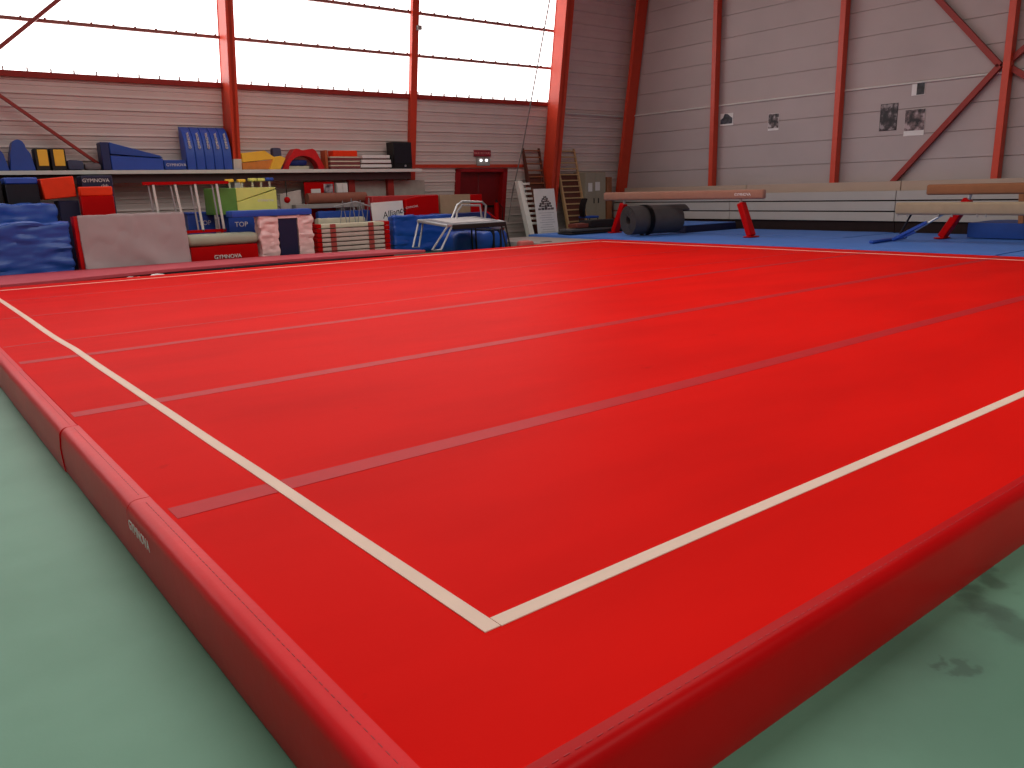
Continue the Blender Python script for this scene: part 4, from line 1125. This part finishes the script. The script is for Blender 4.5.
# red foam mats behind
y = 16.6
a = [W(373, 197, y), W(403, 195.5, y), W(439, 195, y)]
t = thing('foam_slab', 'wide red foam mat with white mark behind the lettered board', 'mat', (a[1].x, y+.2, 0))
MB().box(a[0].x, a[2].x, y+.06, y+.5, 0, a[0].z+.02, .02).build('back_layer', mat('washed_red_vinyl', S(182, 50, 50), .5), t)
xk = W(404, 205, y).x; zk = W(404, 199.5, y-.1).z; zk2 = W(420, 196, y-.1).z
MB().prism([(xk, 0), (W(439, 205, y-.1).x, 0), (W(439, 205, y-.1).x, zk2+.02), (W(420, 205, y-.1).x, zk2), (xk, zk)], 'y', y-.1, y+.055, .015).build('front_flap', M_vred2, t)
lp = W(412, 207, y-.11); text('lettering', 'GYMNOVA', .075, (lp.x, y-.104, lp.z), (1, 0, .12), (-.1, 0, 1), M_print, t)
a, b_ = W(440, 195, 16.7), W(470, 194, 16.7)
tag(MB().box(a.x, b_.x, 16.7, 16.95, 0, a.z, .006).build('cardboard_panel', M_beige), 'beige board standing left of the red door', 'board')
a, b_ = W(470.5, 194.5, 16.75), W(482, 194, 16.75)
tag(MB().box(a.x, b_.x, 16.75, 16.95, 0, a.z, .01).build('foam_slab', M_vred2), 'narrow red foam panel standing in front of the red door', 'mat')
# big blue crash mats
M_bluebig = mat('bright_blue_tarpaulin', S(24, 76, 168), .42, .5, var=.08, scale=2)
y = 15.75
x0, x1 = W(394, 235, y).x, W(455, 235, y).x; zz = W(405, 215.5, y).z
tag(MB().soft(x0, x1, y, y+.32, 0, zz, .07, .05, .04, 3.4, seed=6, stretch=(.5, 1, 1.5)).build('crash_mat', M_bluebig), 'large bright blue crash mat right of the striped stack', 'mat', 'blue crash mats around the trampoline')
y = 16.32
x0, x1 = W(421, 216, y).x, W(492, 216, y).x; zz = W(460, 212.5, y).z
tag(MB().soft(x0, x1, y, y+.2, 0, zz, .06, .05, .07, 1.8, seed=12).build('crash_mat', mat('dark_blue_vinyl', S(24, 40, 98), .5)), 'dark blue crash mat standing behind the trampoline', 'mat', 'blue crash mats around the trampoline')  # dark blue cover all over
y = 14.45
x0, x1 = W(455, 240, y).x, W(509, 240, y).x; zz = W(495, 230.5, y).z
t = thing('bundled_mat', 'bundled blue mat tied with black straps under the trampoline', 'mat', ((x0+x1)/2, y+.4, 0), 'blue crash mats around the trampoline')
MB().soft(x0, x1, y, y+.8, 0, zz, .16, .06, .06, 2.2, seed=15).build('bundle', M_bluebig, t)
for px in (493, 500):
    xx = W(px, 240, y).x; MB().soft(xx-.03, xx+.03, y-.05, y+.85, -.0, zz+.03, .02, .0, .1).build('strap', M_blackp, t)
p = W(498, 230.5, 14.75)
tag(MB().ball((p.x, 14.8, zz+.13), .13, 2.2, 1, .9).build('rolled_towel', M_white), 'white rolled bundle on top of the strapped blue mat', 'roll')
# mini trampoline
Bt = Vector((8.75, 13.05, .76)); Ct = WX(505, 222, 10.6); Ct = Vector((10.62, 13.3, .76))
At = WX(418, 221, 8.75); Bv = WX(447, 226, 8.75)
Bt = Vector((8.75, Bv.y, Bv.z)); At = Vector((8.75, At.y, At.z)); Cx = WX(505, 222.5, 10.62)
Cc = Vector((10.62, Bt.y, W(505, 222.5, Bt.y).z)); Cc.x = W(505, 222.5, Bt.y).x
Dd = Vector((Cc.x, At.y, Cc.z+(At.z-Bt.z)))
tr = thing('mini_trampoline', 'mini trampoline with grey tubular frame in front of the blue mats', 'trampoline', ((Bt.x+Cc.x)/2, (Bt.y+At.y)/2, 0))
MB().tube([At, Bt, Cc, Dd, At], .035, 8).build('frame', M_galv, tr)
def quad(A_, B_, C_, D_, ins, th):
    c = (A_+B_+C_+D_)/4; P = [c+(k-c)*ins for k in (A_, B_, C_, D_)]
    t_ = bmesh.new(); lo = [t_.verts.new(k-Vector((0, 0, th))) for k in P]; hi = [t_.verts.new(k) for k in P]
    t_.faces.new(hi); t_.faces.new(lo[::-1])
    for k in range(4): t_.faces.new((lo[k], lo[(k+1) % 4], hi[(k+1) % 4], hi[k]))
    bmesh.ops.recalc_face_normals(t_, faces=t_.faces[:]); return MB().add(t_)
up_ = Vector((0, 0, .03))
quad(At+up_, Bt+up_, Cc+up_, Dd+up_, .97, .05).build('padding', mat('pale_grey_pad', S(118, 114, 120), .6), tr)
quad(At+up_*1.4, Bt+up_*1.4, Cc+up_*1.4, Dd+up_*1.4, .72, .01).build('bed', mat('grey_jump_bed', S(190, 182, 180), .6), tr)
MB().box(Bt.x+.12, Cc.x, Bt.y-.05, Bt.y-.0, Bt.z-.085, Bt.z+.02, .015).map(lambda v: Vector((v.x, v.y, v.z+(Cc.z-Bt.z)*(v.x-Bt.x)/(Cc.x-Bt.x)))).build('skirt', M_black, tr)
def vleg(c, dx, dy, m=M_galv):
    g = T
    b = MB()
    b.tube([c, (c.x+dx-.1, c.y+dy, .26), (c.x+dx+.16, c.y+dy, .26), c+Vector((.1, 0, 0))], .02, 8)
    return b.build('leg', m, tr)
for c, (pa, pb_) in ((At, ((413, 249), (419, 249))), (Bt, ((432, 249.5), (441, 249.5)))):
    yb_ = c.y-.15
    a, b_ = W(*pa, yb_), W(*pb_, yb_)
    MB().tube([c+Vector((.02, 0, 0)), (a.x, yb_, .26), (b_.x, yb_, .26), c+Vector((.14, 0, 0))], .022, 8).build('leg', M_galv, tr)
MB().tube([Cc+Vector((-.12, 0, 0)), (Cc.x-.02, Cc.y-.1, 0), (Cc.x+.1, Cc.y-.1, 0), Cc], .02, 8).build('leg', M_black, tr)
MB().tube([Dd+Vector((-.12, 0, 0)), (Dd.x-.02, Dd.y+.1, 0), (Dd.x+.1, Dd.y+.1, 0), Dd], .02, 8).build('leg', M_black, tr)
# handrail frame over the trampoline
yh = At.y-.04
def U(pts, yy): return [W(a, b_, yy) for a, b_ in pts]
hr = tr
for pts, yy in (([(446, 232), (452, 218), (457, 205), (462, 201.5), (482, 202), (486, 205.5), (485, 218), (484, 232)], yh), ([(450, 232), (457, 212), (462, 205), (480, 205.5), (482, 219), (482, 232)], yh-.22)):
    pp = U(pts, yy); pp = [Vector((pp[1].x-.03, pp[1].y, At.z-.02))]+pp[1:-1]+[Vector((pp[-2].x, pp[-2].y, At.z-.02))]
    MB().tube(pp, .026, 8).build('hand_rail', M_chrome, hr)
pa, pb_ = W(486, 211, yh), W(497, 219.5, yh)
MB().tube([pa, pb_], .02, 8).build('rail_stay', M_vred2, hr)
# grey strip mat in the far corner with hand holes
gm = thing('strip_mat', 'low grey mat with dark hand holes at the far corner of the sprung floor', 'mat', (12.0, 13.6, 0))
gx0, gx1 = W(500, 240, 12.75).x, 13.3
MB().soft(W(509, 240, 14.4).x+.08, 13.32, 12.62, 15.9, 0, .21, .03, .004, .2, 1, seed=3).build('pad', mat('light_grey_vinyl', S(150, 138, 132), .6), gm)
for px in (528, 548):
    p = WZ(px, 242, .21); MB().soft(p.x-.14, p.x+.14, max(12.7, p.y)-.0, max(12.7, p.y)+.14, .19, .222, .01, 0, .1).build('hand_hole', M_blackp, gm)
p = WZ(513, 241, .3)
tag(MB().soft(10.45, 10.85, 12.7, 12.9, 0, .33, .05, .02, .05, 4, seed=2).build('towel', mat('red_white_cloth', S(190, 96, 90), .7)), 'crumpled red and white cloth beside the strapped blue mat', 'cloth')
# red cylinder with black hose, standing in for a crumpled pinkish thing
pc = W(512, 212, 17.3)
t = thing('red_cylinder', 'small red cylinder hanging on the ribbed wall right of the door', 'red_cylinder', (pc.x, wally(pc.z)-.15, pc.z-.3))
yv = wally(pc.z)-.16
MB().tube([(pc.x-.1, yv, pc.z-.28), (pc.x-.1, yv, pc.z+.22), (pc.x-.1, yv, pc.z+.28)], .075, 12).build('body', M_vred2, t)
MB().tube([(pc.x-.1, yv, pc.z+.28), (pc.x-.1, yv, pc.z+.36)], .03, 8).build('valve', M_blackp, t)
MB().tube([(pc.x-.1, yv-.04, pc.z+.32), (pc.x+.1, yv-.06, pc.z+.1), (pc.x+.06, yv-.06, pc.z-.25)], .014, 6).build('hose', M_black, t)
# climbing rope tied back to the frame
ra, rb_ = W(557, -40, 15.6), W(522.5, 148, 17.25)
rp = [ra.lerp(rb_, k/12) for k in range(13)]
tag(MB().tube(rp+[W(513, 190, 17.4), W(508, 222, 17.4)], .02, 6).build('climbing_rope', mat('rope_grey', S(120, 112, 108), .8)), 'thin rope slanting down across the window to the climbing ladder', 'rope')
# small lamp box on slim post
p = WL(419, 28, .2)
tag(MB().box(p.x-.06, p.x+.06, p.y-.06, p.y+.06, p.z-.05, p.z+.06, .01).build('detector', M_grey), 'tiny grey detector box on the slim red post in front of the window', 'detector')

# ================================================================== LIGHT
def area(name, loc, sx, sy, e, rot=(0, 0, 0), col=(1, 1, 1)):
    l = bpy.data.lights.new(name, 'AREA'); l.shape = 'RECTANGLE'; l.size = sx; l.size_y = sy; l.energy = e; l.color = col
    o = bpy.data.objects.new(name, l); COL.objects.link(o); o.location = loc; o.rotation_euler = rot
    return o
area('unseen_roof_light', (5, 6.2, 8.1), 14, 10, 900, col=(1, .97, .93))  # unseen overhead source, placed and widened to set brightness and soften shadows
area('unseen_roof_light', (1.5, -6.5, 8.1), 12, 4, 620, col=(1, .97, .93))  # unseen fill added behind the camera to light the pads facing it
w = bpy.data.worlds.new('world'); sc.world = w; w.use_nodes = True
w.node_tree.nodes['Background'].inputs[0].default_value = (.8, .9, 1, 1); w.node_tree.nodes['Background'].inputs[1].default_value = .3

cam = bpy.data.cameras.new('camera'); co = bpy.data.objects.new('camera', cam); COL.objects.link(co)
cam.sensor_width = 36; cam.sensor_fit = 'HORIZONTAL'; cam.lens = F/1024*36; cam.clip_end = 200
Mc = Matrix((rgt, upv, -fwd)).transposed().to_4x4(); Mc.translation = CAM
co.matrix_world = Mc
sc.camera = co
vs = sc.view_settings
sc.display_settings.display_device = 'sRGB'
vs.view_transform = 'Standard'; vs.look = 'None'; vs.gamma = 1; vs.use_curve_mapping = False
vs.exposure = 0.0
